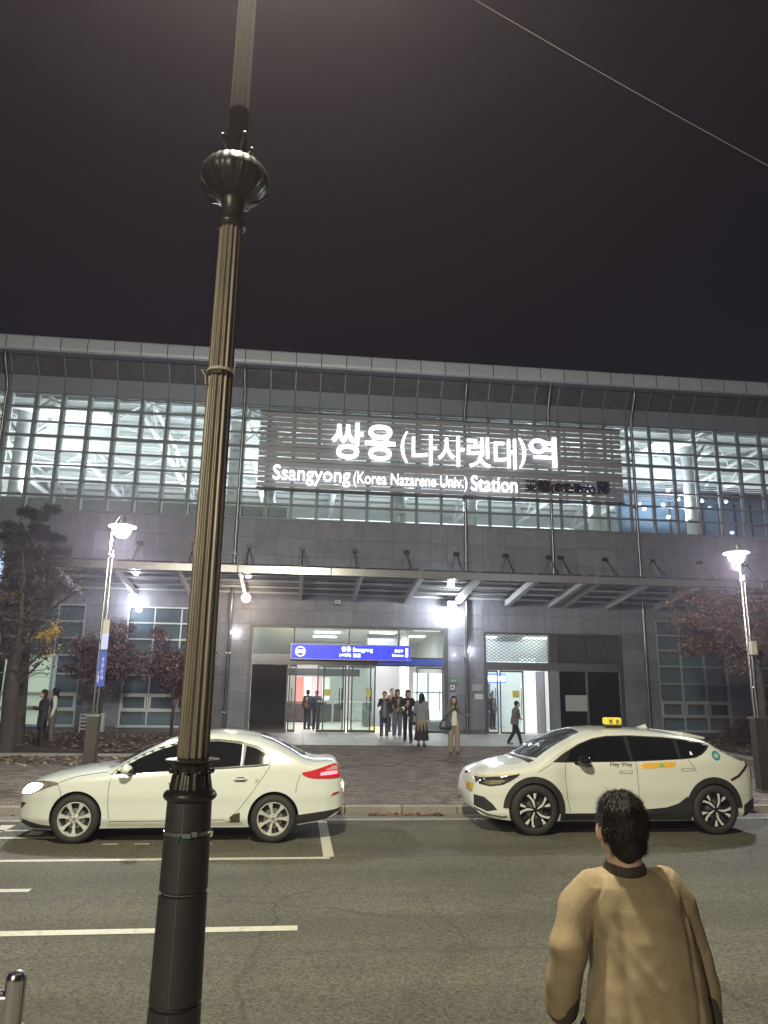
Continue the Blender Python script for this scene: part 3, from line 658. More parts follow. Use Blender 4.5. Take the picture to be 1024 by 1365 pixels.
# diamond grille
def grille(x0, x1, z0, z1, y, m, p=.2):
    g_ = MB(); n = int((x1-x0+z1-z0)/p)+2
    for sgn in (1,-1):
        for i_ in range(-n, n):
            c = i_*p
            # line x = c + sgn*1.6*(z)
            k_ = 1.6; pts = []
            za, zb = z0, z1
            xa = x0+c if sgn > 0 else x0+c
            a = [xa, z0]; b = [xa+sgn*k_*(z1-z0), z1]
            def clip(a, b, lo, hi):
                if abs(a[0]-b[0]) < 1e-9: return (a, b) if lo <= a[0] <= hi else None
                t0, t1 = 0.0, 1.0
                for q_ in (lo, hi): pass
                dx = b[0]-a[0]; ta = (lo-a[0])/dx; tb = (hi-a[0])/dx; t0 = max(0, min(ta, tb)); t1 = min(1, max(ta, tb))
                if t0 >= t1: return None
                return ([a[0]+dx*t0, a[1]+(b[1]-a[1])*t0], [a[0]+dx*t1, a[1]+(b[1]-a[1])*t1])
            r_ = clip(a, b, x0, x1)
            if r_: 
                A, Bp = r_; g_.tube([(A[0], y-F, A[1]), (Bp[0], y-F, Bp[1])], .017, 4, False)
    o = g_.build("shutter_grille", m, E2); o["kind"] = "stuff"; return o
grille(7.16,9.6,3.2,4.2,F+.02, M_["steel_d"]); grille(10.0,11.08,3.2,4.2,F+.02, M_["steel_d"]); grille(11.18,12.42,3.2,4.2,F+.02, M_["steel_d"])
e2("transom_pane", GE, (7.14,F+.1,3.18), (9.62,F+.11,4.2)); e2("transom_panel", mat("dark_blue_grey_panel", (.07,.08,.09), .3), (9.98,F+.1,3.16), (12.45,F+.12,4.22))
e2("dark_panel", M_BG, (9.98,F+.05,.56), (11.08,F+.08,2.86)); e2("dark_panel", M_BG, (11.18,F+.05,.56), (12.43,F+.08,2.86)); e2("kick", M_EF, (9.98,F-.0,.46), (12.45,F+.1,.56))
e2("stone_pier", M_["stone"], (9.60,F-.05,.46), (9.99,F-.041,2.86))
(ax, az), (bx_, bz) = fp(755,948,F), fp(785,927,F); e2("notice_sheet", mat("grey_notice_paper", (.30,.33,.33), .7, var=.04), (ax,F+.035,az), (bx_,F+.048,bz))
for (a, b) in ((7.16,7.60),(8.78,9.5)): pass
def leaf2(x0, x1, y, name="glass_door"):
    q = MB(); w = .045; z0, z1 = .52, 2.85
    q.b2((x0,y-F-.02,z0),(x0+w,y-F+.02,z1)); q.b2((x1-w,y-F-.02,z0),(x1,y-F+.02,z1)); q.b2((x0+w,y-F-.02,z1-.06),(x1-w,y-F+.02,z1)); q.b2((x0+w,y-F-.02,z0),(x1-w,y-F+.02,z0+.07))
    D = q.build(name, M_EF, E2); piece("pane", GE, (x0+w,y-F-.005,z0+.07), (x1-w,y-F+.005,z1-.06), D)
    MB().tube([(x1-.12,y-F-.06,1.2),(x1-.12,y-F-.06,2.2)], .018, 8).build("handle", M_["steel"], D); return D
leaf2(7.16,7.60,F+.05,"side_light"); D = leaf2(7.66,8.60,F+.05); piece("sticker", M_YST, (8.15,.035,1.85), (8.42,.04,2.1), D)
# open leaf swung inwards plus lobby wall panel made to glow white
q = MB(); q.b2((9.42,.1,.5),(9.46,1.1,2.85)); q.build("open_door", M_["steel_d"], E2)
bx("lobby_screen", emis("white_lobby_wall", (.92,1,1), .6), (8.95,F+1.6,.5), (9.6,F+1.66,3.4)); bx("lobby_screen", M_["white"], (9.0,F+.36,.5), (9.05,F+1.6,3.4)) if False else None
bx("lobby_wall", M_["white"], (7.0,F+5.5,.5), (13,F+5.6,4.5)); bx("lobby_sign", emis("lobby_blue_sign", (.12,.22,.9), 1.2), (7.72,F+3.0,2.40), (8.75,F+3.06,2.80)); bx("lobby_sign_text", emis("lobby_sign_white", (1,1,1), 2.5), (7.95,F+2.98,2.48), (8.7,F+2.998,2.70))
for k, (a, w, h, c) in enumerate(((7.5,.5,2.1,(.3,.34,.45)),(8.15,.4,1.9,(.15,.17,.22)),(8.7,.3,1.6,(.55,.6,.7)))): bx("locker", mat("locker_%d" % k, c, .5), (a,F+4.9,.5), (a+w,F+5.3,.5+h))
# things on the pier between the doors
(ax, az), (bx_, bz) = fp(606,924,F), fp(598,911,F)
def plate(name, label, px0, py0, px1, py1, m, cat="sign", d=.03, fr=None):
    a = fp(px0, py1, F); b = fp(px1, py0, F); t = thing(name, label, cat, (a[0], F, a[1])); w, h = b[0]-a[0], b[1]-a[1]
    MB().b2((0,-d,0),(w,-.004,h)).build("board", m, t)
    if fr: MB().b2((w*.12,-d-.006,h*.2),(w*.88,-d-.001,h*.86)).build("print_panel", fr, t)
    return t, w, h, d
M_P1 = mat("blue_grey_plate", (.20,.23,.33), .5); M_P2 = mat("pale_plate", (.50,.53,.53), .6)
t, w, h, d = plate("wall_notice", "small square white pictogram on a dark blue plate beside the main doors", 599,911.5,607,922, mat("navy_plate", (.05,.06,.12), .5), fr=M_P2)
MB().b2((w*.35,-d-.01,h*.4),(w*.65,-d-.0065,h*.68)).build("pictogram", M_["black"], t)
plate("wall_notice", "plain dull blue plate below the pictogram on the stone pier", 599,923.5,608,932, M_P1)
t, w, h, d = plate("wall_notice", "small green plate above the pictogram on the stone pier", 598.5,905,611,909.5, mat("green_plate", (.08,.22,.14), .5)); lettering("출입구", mat("plate_white", (.7,.7,.7), .5), t, w*.2, h*.2, w*.6, h*.6, -d-.001, .003, .0, whole=True)
plate("wall_notice", "larger pale grey plate left of the side entrance", 629,912.5,643,921, mat("grey_plate", (.26,.28,.30), .5))
plate("wall_notice", "white printed sheet below the grey plate left of the side entrance", 633,925,643.5,932, M_P2, fr=mat("faint_print", (.35,.38,.42), .6, scale=90, col2=(.6,.6,.6)))
# little wall lights, camera
def small_lamp(px, py, label, power, col, s=.05, est=30, g="small wall lamps on the stone piers"):
    p = unproj(px, py, F-.10); t = thing("wall_lamp", label, "wall lamp", p, 0, g)
    MB().ell((0,0,0), (s,s,s)).build("bulb", emis("bulb_%d" % int(est*10), col, est), t, 180); MB().lathe([(s*.5,.0),(s*.9,.06),(s*.9,.1)], m=Matrix.Rotation(R(-90), 3, 'X')).build("backplate", M_["steel_d"], t)
    lamp("bulb_light", 'POINT', (0,-.12,0), power, col, .05, t); return t
small_lamp(314,843,"tiny white lamp low on the stone pier left of the main doors", 14, (1,.95,.9)); small_lamp(627,868,"tiny white lamp on the pier left of the side entrance shutter", 14, (.9,1,1))
small_lamp(606,873,"faint white lamp on the pier between the two entrances", 5, (.9,.95,1), .03, 10)
c = thing("security_camera", "small grey box camera on the stone wall above the blue sign", "camera", unproj(450,803,F-.25))
MB().b2((-.1,-.14,-.07),(.1,.12,.07)).build("housing", mat("camera_grey", (.40,.40,.40), .5), c); MB().lathe([(.035,0),(.035,.03)], (0,-.14,0), m=Matrix.Rotation(R(90), 3, 'X')).build("lens", M_["black"], c); MB().tube([(0,.1,0),(0,.25,.06)], .025).build("arm", M_["steel_d"], c)
# ================================================================== CANOPY
C_ = thing("entrance_canopy", "long glass and steel canopy on slanting beams over the station entrances", "canopy", (0, F, 0))
CY = F-3.8; CFZ = 5.98; CBZ = 5.53     # front and wall heights
CX0, CX1 = -8.22, 24.0
def slab(mb, x0, x1, y0, y1, zt0, zt1, th):   # sloped beam from (y0,zt0) to (y1,zt1)
    k = len(mb.v); mb.v += [(x0,y0,zt0-th),(x1,y0,zt0-th),(x1,y1,zt1-th),(x0,y1,zt1-th),(x0,y0,zt0),(x1,y0,zt0),(x1,y1,zt1),(x0,y1,zt1)]
    mb.f += [(k,k+3,k+2,k+1),(k+4,k+5,k+6,k+7),(k,k+1,k+5,k+4),(k+1,k+2,k+6,k+5),(k+2,k+3,k+7,k+6),(k+3,k,k+4,k+7)]
YF = CY-F
M_FAS = mat("polished_fascia", (.34,.34,.35), .2, .6, var=.12, scale=3, stretch=(1,1,6))
M_BEAM = mat("canopy_beam_paint", (.42,.43,.44), .4, .2, var=.1, scale=3)
beams = [-8.1]+[-4.05+2.0*k for k in range(0,9)]+[13.9+2.0*k for k in range(0,5)]
beams = [-8.1,-6.1,-4.1,-2.05,-.02,2.0,4.02,6.0,8.0,9.75,10.25,12.1,14.1,16.1,18.1,20.1,22.1]
for x in beams:
    if x < 3 and x not in (-8.1,): q = MB(); slab(q, x-.05, x+.05, YF+.06, -.05, CFZ-.02, CBZ-.02, .20); q.build("beam", M_BEAM, C_)
    else: q = MB(); slab(q, x-.09, x+.09, YF+.06, -.05, CFZ-.02, CBZ-.02, .22); q.build("beam", M_BEAM, C_)
for a, b in zip([CX0]+[-2.1+3.05*k for k in range(0,9)], [-2.1+3.05*k for k in range(0,9)]+[CX1]):
    if b > a: link("fascia", bev_cube(M_FAS, ("fa", round(b-a,3)), (b-a-.008,.07,.26), .015), None, C_, ((a+b)/2, YF, CFZ-.12))
MB().b2((CX0-.04,YF-.04,CFZ-.27),(CX0,YF+.1,CFZ+.03)).build("end_cap", mat("lit_end_cap", (.75,.78,.78), .5), C_)
for t_ in (.10,.3,.52,.75,.97):
    y = YF*(1-t_); z = CFZ+(CBZ-CFZ)*t_; MB().b2((CX0,y-.03,z-.02),(CX1,y+.03,z+.05)).build("purlin", M_BEAM, C_)
CG = glass("canopy_glass", (.55,.62,.64), .25, .16)
bb = sorted(beams)
for a, b in zip(bb, bb[1:]):
    q = MB(); slab(q, a+.1, b-.1, YF+.1, -.06, CFZ+.075, CBZ+.075, .012); q.build("pane", CG, C_)
for x in (-6.1,-4.1,-2.05,-.02,2.0,4.02,6.0,8.0,9.75,10.25,12.1,14.1,16.1,18.1,20.1):
    zt = 7.28; q = MB(); q.tube([(x,-.06,zt),(x,-2.1,CFZ-.18)], .030, 8); q.build("tie_rod", M_["steel_d"], C_)
    q = MB(); q.tube([(x,-.05,zt),(x-.55,-.06,CBZ+.15)], .012, 6); q.tube([(x,-.05,zt),(x+.55,-.06,CBZ+.15)], .012, 6); q.build("stay_cable", M_["steel_d"], C_)
    q = MB(); q.b2((x-.11,-.12,zt-.06),(x+.11,-.0,zt+.09)); q.b2((x-.03,-.2,zt-.05),(x+.03,-.12,zt+.04)); q.build("bracket", M_["black"], C_)
# canopy downlights & flood lamps
def flood(px, py, y, label, power, col, r=.16, est=40, grp=None, glob=True):
    p = unproj(px, py, y); t = thing("globe_lamp", label, "lamp", p, 0, grp)
    MB().ell((0,0,0), (r,r,r), 16).build("globe", emis("globe_%d_%d" % (int(est), int(col[2]*100)), col, est), t, 180)
    MB().lathe([(.05,r*.9),(.06,r+.05),(.03,r+.25)]).build("stem", M_["steel_d"], t)
    l = lamp("globe_light", 'POINT', (0,-.0,-r-.12), power, col, .12, t); lamp("globe_light", 'POINT', (0,-r-.15,0), power*.5, col, .12, t); return t
flood(177,797,F-.55,"bright white globe lamp glowing under the canopy beside the gridded window", 60, (.92,.96,1), .16, 30)
flood(328,797,F-1.1,"warm orange-white globe lamp under the canopy beside the tall pole", 60, (1,.78,.55), .17, 14)
t = thing("floodlight", "brightest white floodlight under the canopy above the main doors", "floodlight", unproj(602,806,F-.5)); MB().b2((-.16,-.05,-.1),(.16,.1,.12)).build("housing", M_["steel_d"], t); MB().b2((-.14,-.065,-.09),(.14,-.051,.1)).build("lens", emis("flood_lens", (.95,.98,1), 120), t); MB().tube([(0,.1,0),(0,.5,.1)], .03).build("arm", M_["steel_d"], t)
l = lamp("flood_light", 'SPOT', (0,-.12,-.05), 900, (.93,.97,1), .12, t, (R(38),0,0), None, 1) if False else lamp("flood_light", 'POINT', (0,-.22,-.1), 330, (.93,.97,1), .1, t)
for (px, py) in ((181,765),(331,770),(600,777)):
    p = unproj(px, py, F-2.4); t = thing("canopy_downlight", "small round downlight under the canopy glass %s" % {181:"above the left globe lamp",331:"above the warm globe lamp",600:"above the floodlight"}[px], "downlight", p); MB().lathe([(.09,0),(.09,.07)]).build("diffuser", emis("down_glow", (.9,.97,1), 9), t); MB().lathe([(.1,.071),(.1,.12),(.05,.15)]).build("can", M_["steel_d"], t)
# ================================================================== BIG NAME SIGN
SGY = F-.85
N_ = thing("station_name_sign", "wide slatted grey sign board with glowing white Korean and English station name", "sign", (0,0,0))
sx0 = unproj(345,600,SGY).x; sx1 = unproj(829,620,SGY).x; st = unproj(590,561,SGY).z; sb = unproj(590,659,SGY).z
M_SL = mat("sign_slat_grey", (.27,.275,.31), .45, .2, var=.06, rnd=.03)
ns_ = 15; pitch = (st-sb)/ns_
for k in range(ns_):
    z = sb+pitch*(k+.5); h = pitch*.76 if k not in (7,4) else pitch*1.0
    piece("slat", M_SL, (sx0,SGY,z-h/2), (sx1,SGY+.04,z+h/2), N_)
for k in range(8):
    x = sx0+.35+(sx1-sx0-.7)*k/7; piece("upright", M_["alu_dark"], (x-.03,SGY+.045,sb-.03), (x+.03,SGY+.12,st+.03), N_)
    for z in (sb+.4, st-.4): piece("bracket", M_["alu_dark"], (x-.02,SGY+.12,z-.03), (x+.02,F-.06,z+.03), N_)
piece("frame_top", M_["alu_dark"], (sx0-.03,SGY-.02,st+.003), (sx1+.03,SGY+.1,st+.05), N_); piece("frame_bottom", M_["alu_dark"], (sx0-.03,SGY-.02,sb-.05), (sx1+.03,SGY+.1,sb-.003), N_)
LW = emis("sign_letter_light", (.97,.97,1), 1.3); LB = mat("unlit_letter_navy", (.012,.014,.03), .5)
def sg(s, pa, pb, yt, yb, m=LW, off=.035, depth=.09):
    """pa..pb: left/right pixels at the row; yt/yb top/bottom pixel at left end"""
    ly = SGY-.14; A = unproj(pa, yb, ly); Bq = unproj(pb, yb+(pb-pa)*.045, ly); T = unproj(pa, yt, ly)
    lettering(s, m, N_, A.x, A.z, Bq.x-A.x, T.z-A.z, ly, depth, off)
sg("쌍용", 441, 527, 562, 611, off=.020); sg("(", 534, 544, 575, 616, off=.01); sg("나사렛대", 549, 689, 578, 619, off=.012); sg(")", 692, 702, 584, 624, off=.01); sg("역", 706, 743, 582, 622, off=.018)
sg("Ssangyong", 363, 467, 619, 645, off=.008); sg("(Korea Nazarene Univ.)", 471, 623, 628.5, 649, off=.003); sg("Station", 628, 690, 633.5, 654, off=.008)
sg("雙龍", 700, 734, 639, 654.5, LB, .02); sg("(拿撒勒大)", 735, 794, 643, 657, LB, .02); sg("驛", 796, 813, 642, 658.5, LB, .02)
nl_ = 5
for k in range(nl_):      # the glow that the lit letters throw on their slats
    x = unproj(441+k*70, 590, SGY).x; 
# ================================================================== STREET LAMPS
M_IRON = mat("cast_iron_black", (.045,.042,.038), .38, .5, var=.25, scale=12, bump=.12, bscale=60)
M_SHAFT = mat("bronze_shaft", (.22,.185,.145), .42, .4, var=.25, scale=5, stretch=(8,8,.8), bump=.06, bscale=30)
M_DIM = mat("sooty_black_paint", (.006,.0055,.006), .9, spec=.1, var=.3)  # near-black colour painted on to keep the lamplit upper post dim
M_CLAD = mat("black_rubber_cladding", (.030,.029,.032), .55, var=.2, scale=5, bump=.15, bscale=45)
M_SEAM = mat("cladding_seam", (.13,.125,.12), .7, var=.3, scale=30)
PX, PY = -.437, 3.40
P = thing("ornate_street_lamp", "tall fluted lamp post with ornate collars and padded lower column before the road", "street lamp", (PX, PY, .03))
def zz(py): return unproj(260, py, PY).z-.03
c0, c1, c2 = zz(1335), zz(1187), zz(1064)
def cladsec(za, zb, ra, rb):
    return MB().lathe([(ra-.008,za),(ra,za+.006),(rb,zb-.006),(rb-.008,zb)], n=40)
cladsec(.0, c0-.003, .115, .104).build("cladding_sleeve", M_CLAD, P, 40); cladsec(c0+.003, c1-.003, .104, .0985).build("cladding_sleeve", M_CLAD, P, 40); cladsec(c1+.003, c2, .0985, .093).build("cladding_sleeve", M_CLAD, P, 40)
MB().lathe([(.09,0),(.088,c2)], n=24).build("inner_column", M_SEAM, P, 60)
q = MB()
for (za, zb, ra, rb) in ((.01,c0-.01,.115,.104),(c0+.01,c1-.01,.104,.0985),(c1+.01,c2-.01,.0985,.093)):
    pts = []; n_ = 14
    for i in range(n_+1):
        t = i/n_; a = R(-96)+.025*noise.noise(Vector((0,0,(za+(zb-za)*t)*7))); r = ra+(rb-ra)*t+.0004; pts.append((r*math.cos(a), r*math.sin(a), za+(zb-za)*t))
    q.tube(pts, .0022, 5)
q.build("cladding_seam", M_SEAM, P)
M_DKIRON = mat("dark_cast_iron", (.014,.013,.013), .38, .2, var=.4, scale=14, bump=.15, bscale=50)  # darker cast iron for the bowl, leaves and scrolls
# collar between the cladding and the fluted shaft
z0 = c2; zf = zz(1013)
MB().lathe([(.093,z0-.01),(.108,z0+.002),(.113,z0+.012),(.108,z0+.026),(.098,z0+.034),(.092,z0+.04)], n=40).build("lower_ring", M_IRON, P, 50)
MB().lathe([(.092,z0+.035),(.088,z0+.06),(.080,zf-.055),(.076,zf-.04)], n=80, flute=16, fd=.07).build("fluted_collar", M_IRON, P, 60)
q = MB()
for k in range(10): a = k*math.pi/5+.2; q.ell((.086*math.cos(a), .086*math.sin(a), zf-.045), (.011,.011,.011), 8)
q.build("bead_row", M_IRON, P, 180)
MB().lathe([(.074,zf-.06),(.078,zf-.03),(.088,zf-.012),(.112,zf-.004),(.114,zf+.004),(.070,zf+.008),(.066,zf+.012)], n=40).build("flange", M_IRON, P, 50)
zc = zz(297)
def shaft_r(z): return .069-.0115*(z-zf)/(zc-zf)
MB().lathe([(shaft_r(z), z) for z in [zf+.005+(zc-zf)*i/30 for i in range(31)]], n=168, flute=14, fd=.13).build("fluted_shaft", M_SHAFT, P, 60)
zb_ = zz(225)
MB().lathe([(.054,zc-.03),(.072,zc-.012),(.076,zc),(.070,zc+.012),(.055,zc+.03),(.055,zz(272)),(.063,zz(268)),(.062,zz(264))], n=36).build("capital_collar", M_IRON, P, 50)
zt_ = zz(264); zw_ = zz(238); zu_ = zz(214)
MB().lathe([(.06,zt_),(.09,zt_+.012),(.135,zt_+(zw_-zt_)*.35),(.168,zt_+(zw_-zt_)*.72),(.180,zw_),(.174,zw_+(zu_-zw_)*.4),(.145,zw_+(zu_-zw_)*.75),(.10,zu_),(.05,zu_+.01)], n=96, flute=24, fd=.03).build("capital_bowl", M_DKIRON, P, 50)
q = MB()
for k in range(8):
    a = k*math.pi/4+.3; q.tube([( .07*math.cos(a), .07*math.sin(a), zt_+.01),(.128*math.cos(a), .128*math.sin(a), zt_+.03),(.166*math.cos(a), .166*math.sin(a), zw_-.035),(.180*math.cos(a), .180*math.sin(a), zw_)], [.006,.009,.010,.004], 6)
q.build("acanthus_leaf", M_DKIRON, P, 60)
for k in range(4):
    a = k*math.pi/2+.55; q = MB(); pts = []
    for i in range(9): t = i/8; rr = .10-.032*math.sin(t*3.3)-.02*t; pts.append((rr*math.cos(a), rr*math.sin(a), zu_-.01+.13*t))
    q.tube(pts, [.012,.011,.010,.010,.009,.009,.009,.010,.013], 7); q.ell((pts[-1][0], pts[-1][1], pts[-1][2]+.012), (.016,.016,.016), 8); q.build("scroll", M_DKIRON, P, 60)
MB().lathe([(.052,zu_),(.050,zu_+.3),(.056,zu_+.32),(.050,zu_+.34),(.046,7.45),(.05,7.5),(.05,7.56)], n=48, flute=10, fd=.1).build("upper_shaft", M_DIM, P, 50)
LAMPZ = 6.42
M_LG = bpy.data.materials.new("street_lamp_globe"); M_LG.use_nodes = True; _n = M_LG.node_tree.nodes; _n.clear(); _o = _n.new("ShaderNodeOutputMaterial"); _e = _n.new("ShaderNodeEmission"); _e.inputs[0].default_value = (1,.93,.78,1); _e.inputs[1].default_value = 14; _t = _n.new("ShaderNodeBsdfTransparent"); _a = _n.new("ShaderNodeAddShader"); [M_LG.node_tree.links.new(*q_) for q_ in ((_e.outputs[0], _a.inputs[0]), (_t.outputs[0], _a.inputs[1]), (_a.outputs[0], _o.inputs[0]))]
MB().lathe([(.05,7.52),(.12,7.57),(.13,7.60),(.07,7.63)], n=32).build("globe_gallery", M_DIM, P, 40)  # unseen dish added below the globe to shadow the shaft
MB().ell((0,0,7.90), (.2,.2,.24), 24).build("lamp_globe", M_LG, P, 180); MB().lathe([(.12,8.10),(.10,8.16),(.03,8.22),(.012,8.34)], n=24).build("finial", M_DIM, P, 50)
lamp("lamp_light", 'POINT', (0,0,7.90), STREET_W*2.35, (1,.94,.68), .2, P)
# ties and strap
zt1 = zz(497); q = MB(); 
def hoop(mb, r, z, tilt, w, n=28, x=0, y=0):
    pts = [(r*math.cos(k*2*math.pi/n)+x, r*math.sin(k*2*math.pi/n)+y, z+tilt*math.cos(k*2*math.pi/n)+.4*tilt*math.sin(k*4*math.pi/n)) for k in range(n+1)]; mb.tube(pts, w, 6, False)
hoop(q, .063, zt1+.012, .004, .0055); hoop(q, .064, zt1+.006, -.003, .004); q.tube([(-.06,-.02,zt1+.01),(-.085,-.05,zt1-.002),(-.066,-.045,zt1-.03),(-.06,-.05,zt1-.075)], .003, 5); q.tube([(.06,-.02,zt1),(.075,-.04,zt1+.05)], .003, 5)
q.build("white_zip_tie", mat("white_nylon", (.6,.57,.48), .5), P)
q = MB(); q.lathe([(.0605,zt1-.022),(.0645,zt1-.02),(.0645,zt1-.002),(.0605,zt1)], n=32); q.box((0,-.066,zt1-.012), (.03,.012,.022)); q.build("brown_tape", mat("brown_tape", (.06,.04,.025), .6), P, 40)
zs_ = zz(1108); q = MB(); q.lathe([(.095,zs_-.007),(.0985,zs_-.006),(.0985,zs_+.006),(.095,zs_+.007)], n=40); q.box((.01,-.103,zs_), (.035,.014,.018)); q.box((.04,-.096,zs_+.004), (.022,.008,.02)); q.build("steel_strap", M_["steel_d"], P, 40)
q = MB(); q.tube([(-.035,-.1,zs_+.004),(-.02,-.108,zs_-.006),(-.028,-.108,zs_-.02),(-.012,-.105,zs_+.003)], .003, 5); q.build("green_wire", mat("green_wire", (.02,.16,.12), .5), P)
MB().tube([(.09,-.04,zs_+.002),(.11,-.05,zs_+.006),(.104,-.05,zs_-.012)], .005, 6).build("white_tie_end", mat("white_nylon", (.6,.57,.48), .5), P)
P_assumed = copy_tree(P); P_assumed.location = (-8.5, -11.0, .03); P_assumed["label"] = "tall fluted lamp post of the same row, behind the photographer"; P_assumed["group"] = P["group"] = "ornate lamp posts along the near pavement"  # second post is assumed: an unseen copy added for front light
# ---- the two plaza lamps
LYY = 15.0
def plaza_lamp(name, label, base, bpx, head, power, banner):
    p = unproj(base[0], base[1], LYY); gz_ = gz(LYY); T = thing(name, label, "street lamp", (p.x, LYY, gz_), 0, "chrome plaza lamps beside the road")
    hd = unproj(head[0], head[1], LYY); hx, hz = hd.x-p.x, hd.z-gz_; bz_ = unproj(bpx[0], bpx[1], LYY).z-gz_
    MB().b2((-.105,-.105,0),(.105,.105,bz_)).build("base_box", mat("lamp_base_bronze", (.055,.05,.045), .5, .4, var=.2), T)
    MB().b2((-.125,-.125,bz_+.001),(.125,.125,bz_+.03)).build("base_cap", M_["steel_d"], T); MB().b2((-.13,-.13,0),(.13,.13,.05)).build("base_plinth", M_["steel_d"], T)
    sg_ = 1 if hx > 0 else -1; ph = hz-.08
    q = MB(); q.tube([(-.035,0,bz_),(-.035,0,ph)], .026, 10); q.build("pole_tube", M_["steel"], T, 60); q = MB(); q.tube([(.035,0,bz_),(.035,0,ph-.35)], .022, 10); q.build("pole_tube", M_["steel"], T, 60)
    for z in (bz_+.6, bz_+1.4, ph-.5): MB().lathe([(.06,z),(.065,z+.01),(.065,z+.05),(.06,z+.06)]).build("clamp_ring", M_["steel_d"], T, 40)
    q = MB(); q.tube([(-.035,0,ph),(-.02+hx*.2,0,ph+.22),(hx*.7,0,ph+.36),(hx,0,ph+.30)], .014, 8); q.tube([(hx-.06,0,hz+.1),(hx-.05,0,hz+.22),(hx,0,hz+.31),(hx+.05,0,hz+.22),(hx+.06,0,hz+.1)], .009, 6); q.build("arm", M_["steel"], T, 60)
    MB().lathe([(.27,.055),(.275,.065),(.2,.095),(.06,.12),(.02,.13)], (hx,0,hz)).build("shade_disc", mat("lamp_shade_pale", (.5,.5,.5), .5, emit=(.9,.95,1), estr=.35), T, 40)
    MB().lathe([(.03,-.16),(.1,-.145),(.155,-.07),(.17,0),(.16,.05)], (hx,0,hz)).build("lamp_globe", emis("plaza_globe", (.95,.98,1), 22), T, 180)
    lamp("lamp_light", 'POINT', (hx, 0, hz-.24), power*1.35, (.93,.96,1), .16, T)
    return T, gz_
T, g_ = plaza_lamp("plaza_lamp", "slim chrome twin-tube street lamp with a blue vertical banner behind the sedan", (121,1000), (132,955), (163,706), PLAZA_W, True)
def onT(px, py): p = unproj(px, py, LYY-.09); return p.x-T.location.x, p.z-g_
a = onT(128,915); b = onT(143,868)
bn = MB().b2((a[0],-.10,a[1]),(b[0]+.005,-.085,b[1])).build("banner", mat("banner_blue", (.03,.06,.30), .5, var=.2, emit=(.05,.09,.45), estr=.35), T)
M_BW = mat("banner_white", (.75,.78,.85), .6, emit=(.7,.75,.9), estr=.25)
w = b[0]-a[0]; h = b[1]-a[1]
for k, ch in enumerate("관광안내"): lettering(ch, M_BW, bn, a[0]+w*.45, b[1]-h*(.30+.17*k), w*.3, h*.12, -.101, .003, .0, whole=True)
lettering("i", M_BW, bn, a[0]+w*.12, a[1]+h*.12, w*.1, h*.3, -.101, .003, .0, whole=True)
a = onT(134,866); b = onT(147,826)
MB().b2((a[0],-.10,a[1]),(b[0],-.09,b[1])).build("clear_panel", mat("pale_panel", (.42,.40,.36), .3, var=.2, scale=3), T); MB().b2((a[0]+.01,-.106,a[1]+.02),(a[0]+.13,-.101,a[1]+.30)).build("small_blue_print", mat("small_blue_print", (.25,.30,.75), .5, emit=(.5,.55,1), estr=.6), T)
T2, g2 = plaza_lamp("plaza_lamp", "slim chrome twin-tube street lamp with a small white box behind the taxi's tail", (1017,1040), (1014,958), (982,741), PLAZA_W*.9, False)
p = unproj(1000,864,LYY); MB().b2((p.x-T2.location.x-.06,-.16,p.z-g2-.14),(p.x-T2.location.x+.06,-.06,p.z-g2+.14)).build("control_box", mat("cream_box", (.5,.49,.42), .5), T2)
# ---- railing bottom left
rp = unproj(23,1297,3.2); G = thing("guard_railing", "polished steel guard railing with a white cable tie at the lower left", "railing", (rp.x, 3.2, .03)); H_ = rp.z-.03
MB().lathe([(.037,0),(.037,H_-.025),(.0375,H_-.015),(.030,H_),(.010,H_+.008)], n=28).build("post", M_["steel"], G, 40)
MB().tube([(-.02,0,H_-.085),(-2.2,0,H_-.085)], .030, 16).build("rail", M_["steel"], G, 60); MB().tube([(-.02,0,.25),(-2.2,0,.25)], .021, 16).build("rail", M_["steel"], G, 60)
MB().lathe([(.028,0),(.028,H_)], (-2.2,0,0), n=20).build("post", M_["steel"], G, 40)
q = MB(); hoop(q, .039, H_-.19, .012, .0022); q.tube([(-.03,-.01,H_-.2),(-.06,-.03,H_-.17),(-.09,-.02,H_-.19)], .002, 5); q.build("cable_tie", mat("white_nylon", (.6,.57,.48), .5), G)
# ---- overhead cable, upper right
wa, wb = unproj(600,-20,9), unproj(1100,262,9); pts = []
for i in range(25): t = i/24; q_ = wa.lerp(wb, t); pts.append((q_.x, q_.y, q_.z-.05*math.sin(math.pi*t)))
tag(MB().tube(pts, .0038, 6).build("overhead_cable", mat("cable_grey", (.11,.105,.11), .5), None, 60), "thin single overhead cable slanting across the night sky", "cable")
# ---- small things by the left window
p = on_plaza(84,990); q = thing("notice_rack", "small white slatted rack standing against the wall behind the two people", "rack", (p.x, 26.9, gz(26.9)+.05))
W_ = mat("rack_white", (.55,.57,.58), .5)
for s in (-.38,.02): MB().b2((s-.02,-.02,0),(s+.02,.02,.62)).build("post", W_, q)
for k in range(5): MB().b2((-.36,-.035,.08+.12*k),(0,-.015,.13+.12*k)).build("slat", W_, q)
MB().b2((.04,-.1,.02),(.42,.12,.62)).build("unit_box", mat("ac_white", (.45,.46,.46), .5, var=.15), q)
# illuminated sign at the left edge
a, b = unproj(-8,782,26.5), unproj(5,735,26.5); q = thing("edge_lightbox", "bright bluish white lightbox at the left picture edge beside the pine", "sign", (0,0,0))
MB().b2((a.x,26.5,a.z),(b.x,26.62,b.z)).build("lightbox", emis("edge_glow", (.55,.72,1), 1.6), q); MB().b2((a.x,26.62,a.z),(b.x+.02,27.9,b.z)).build("bracket_box", M_["steel_d"], q)
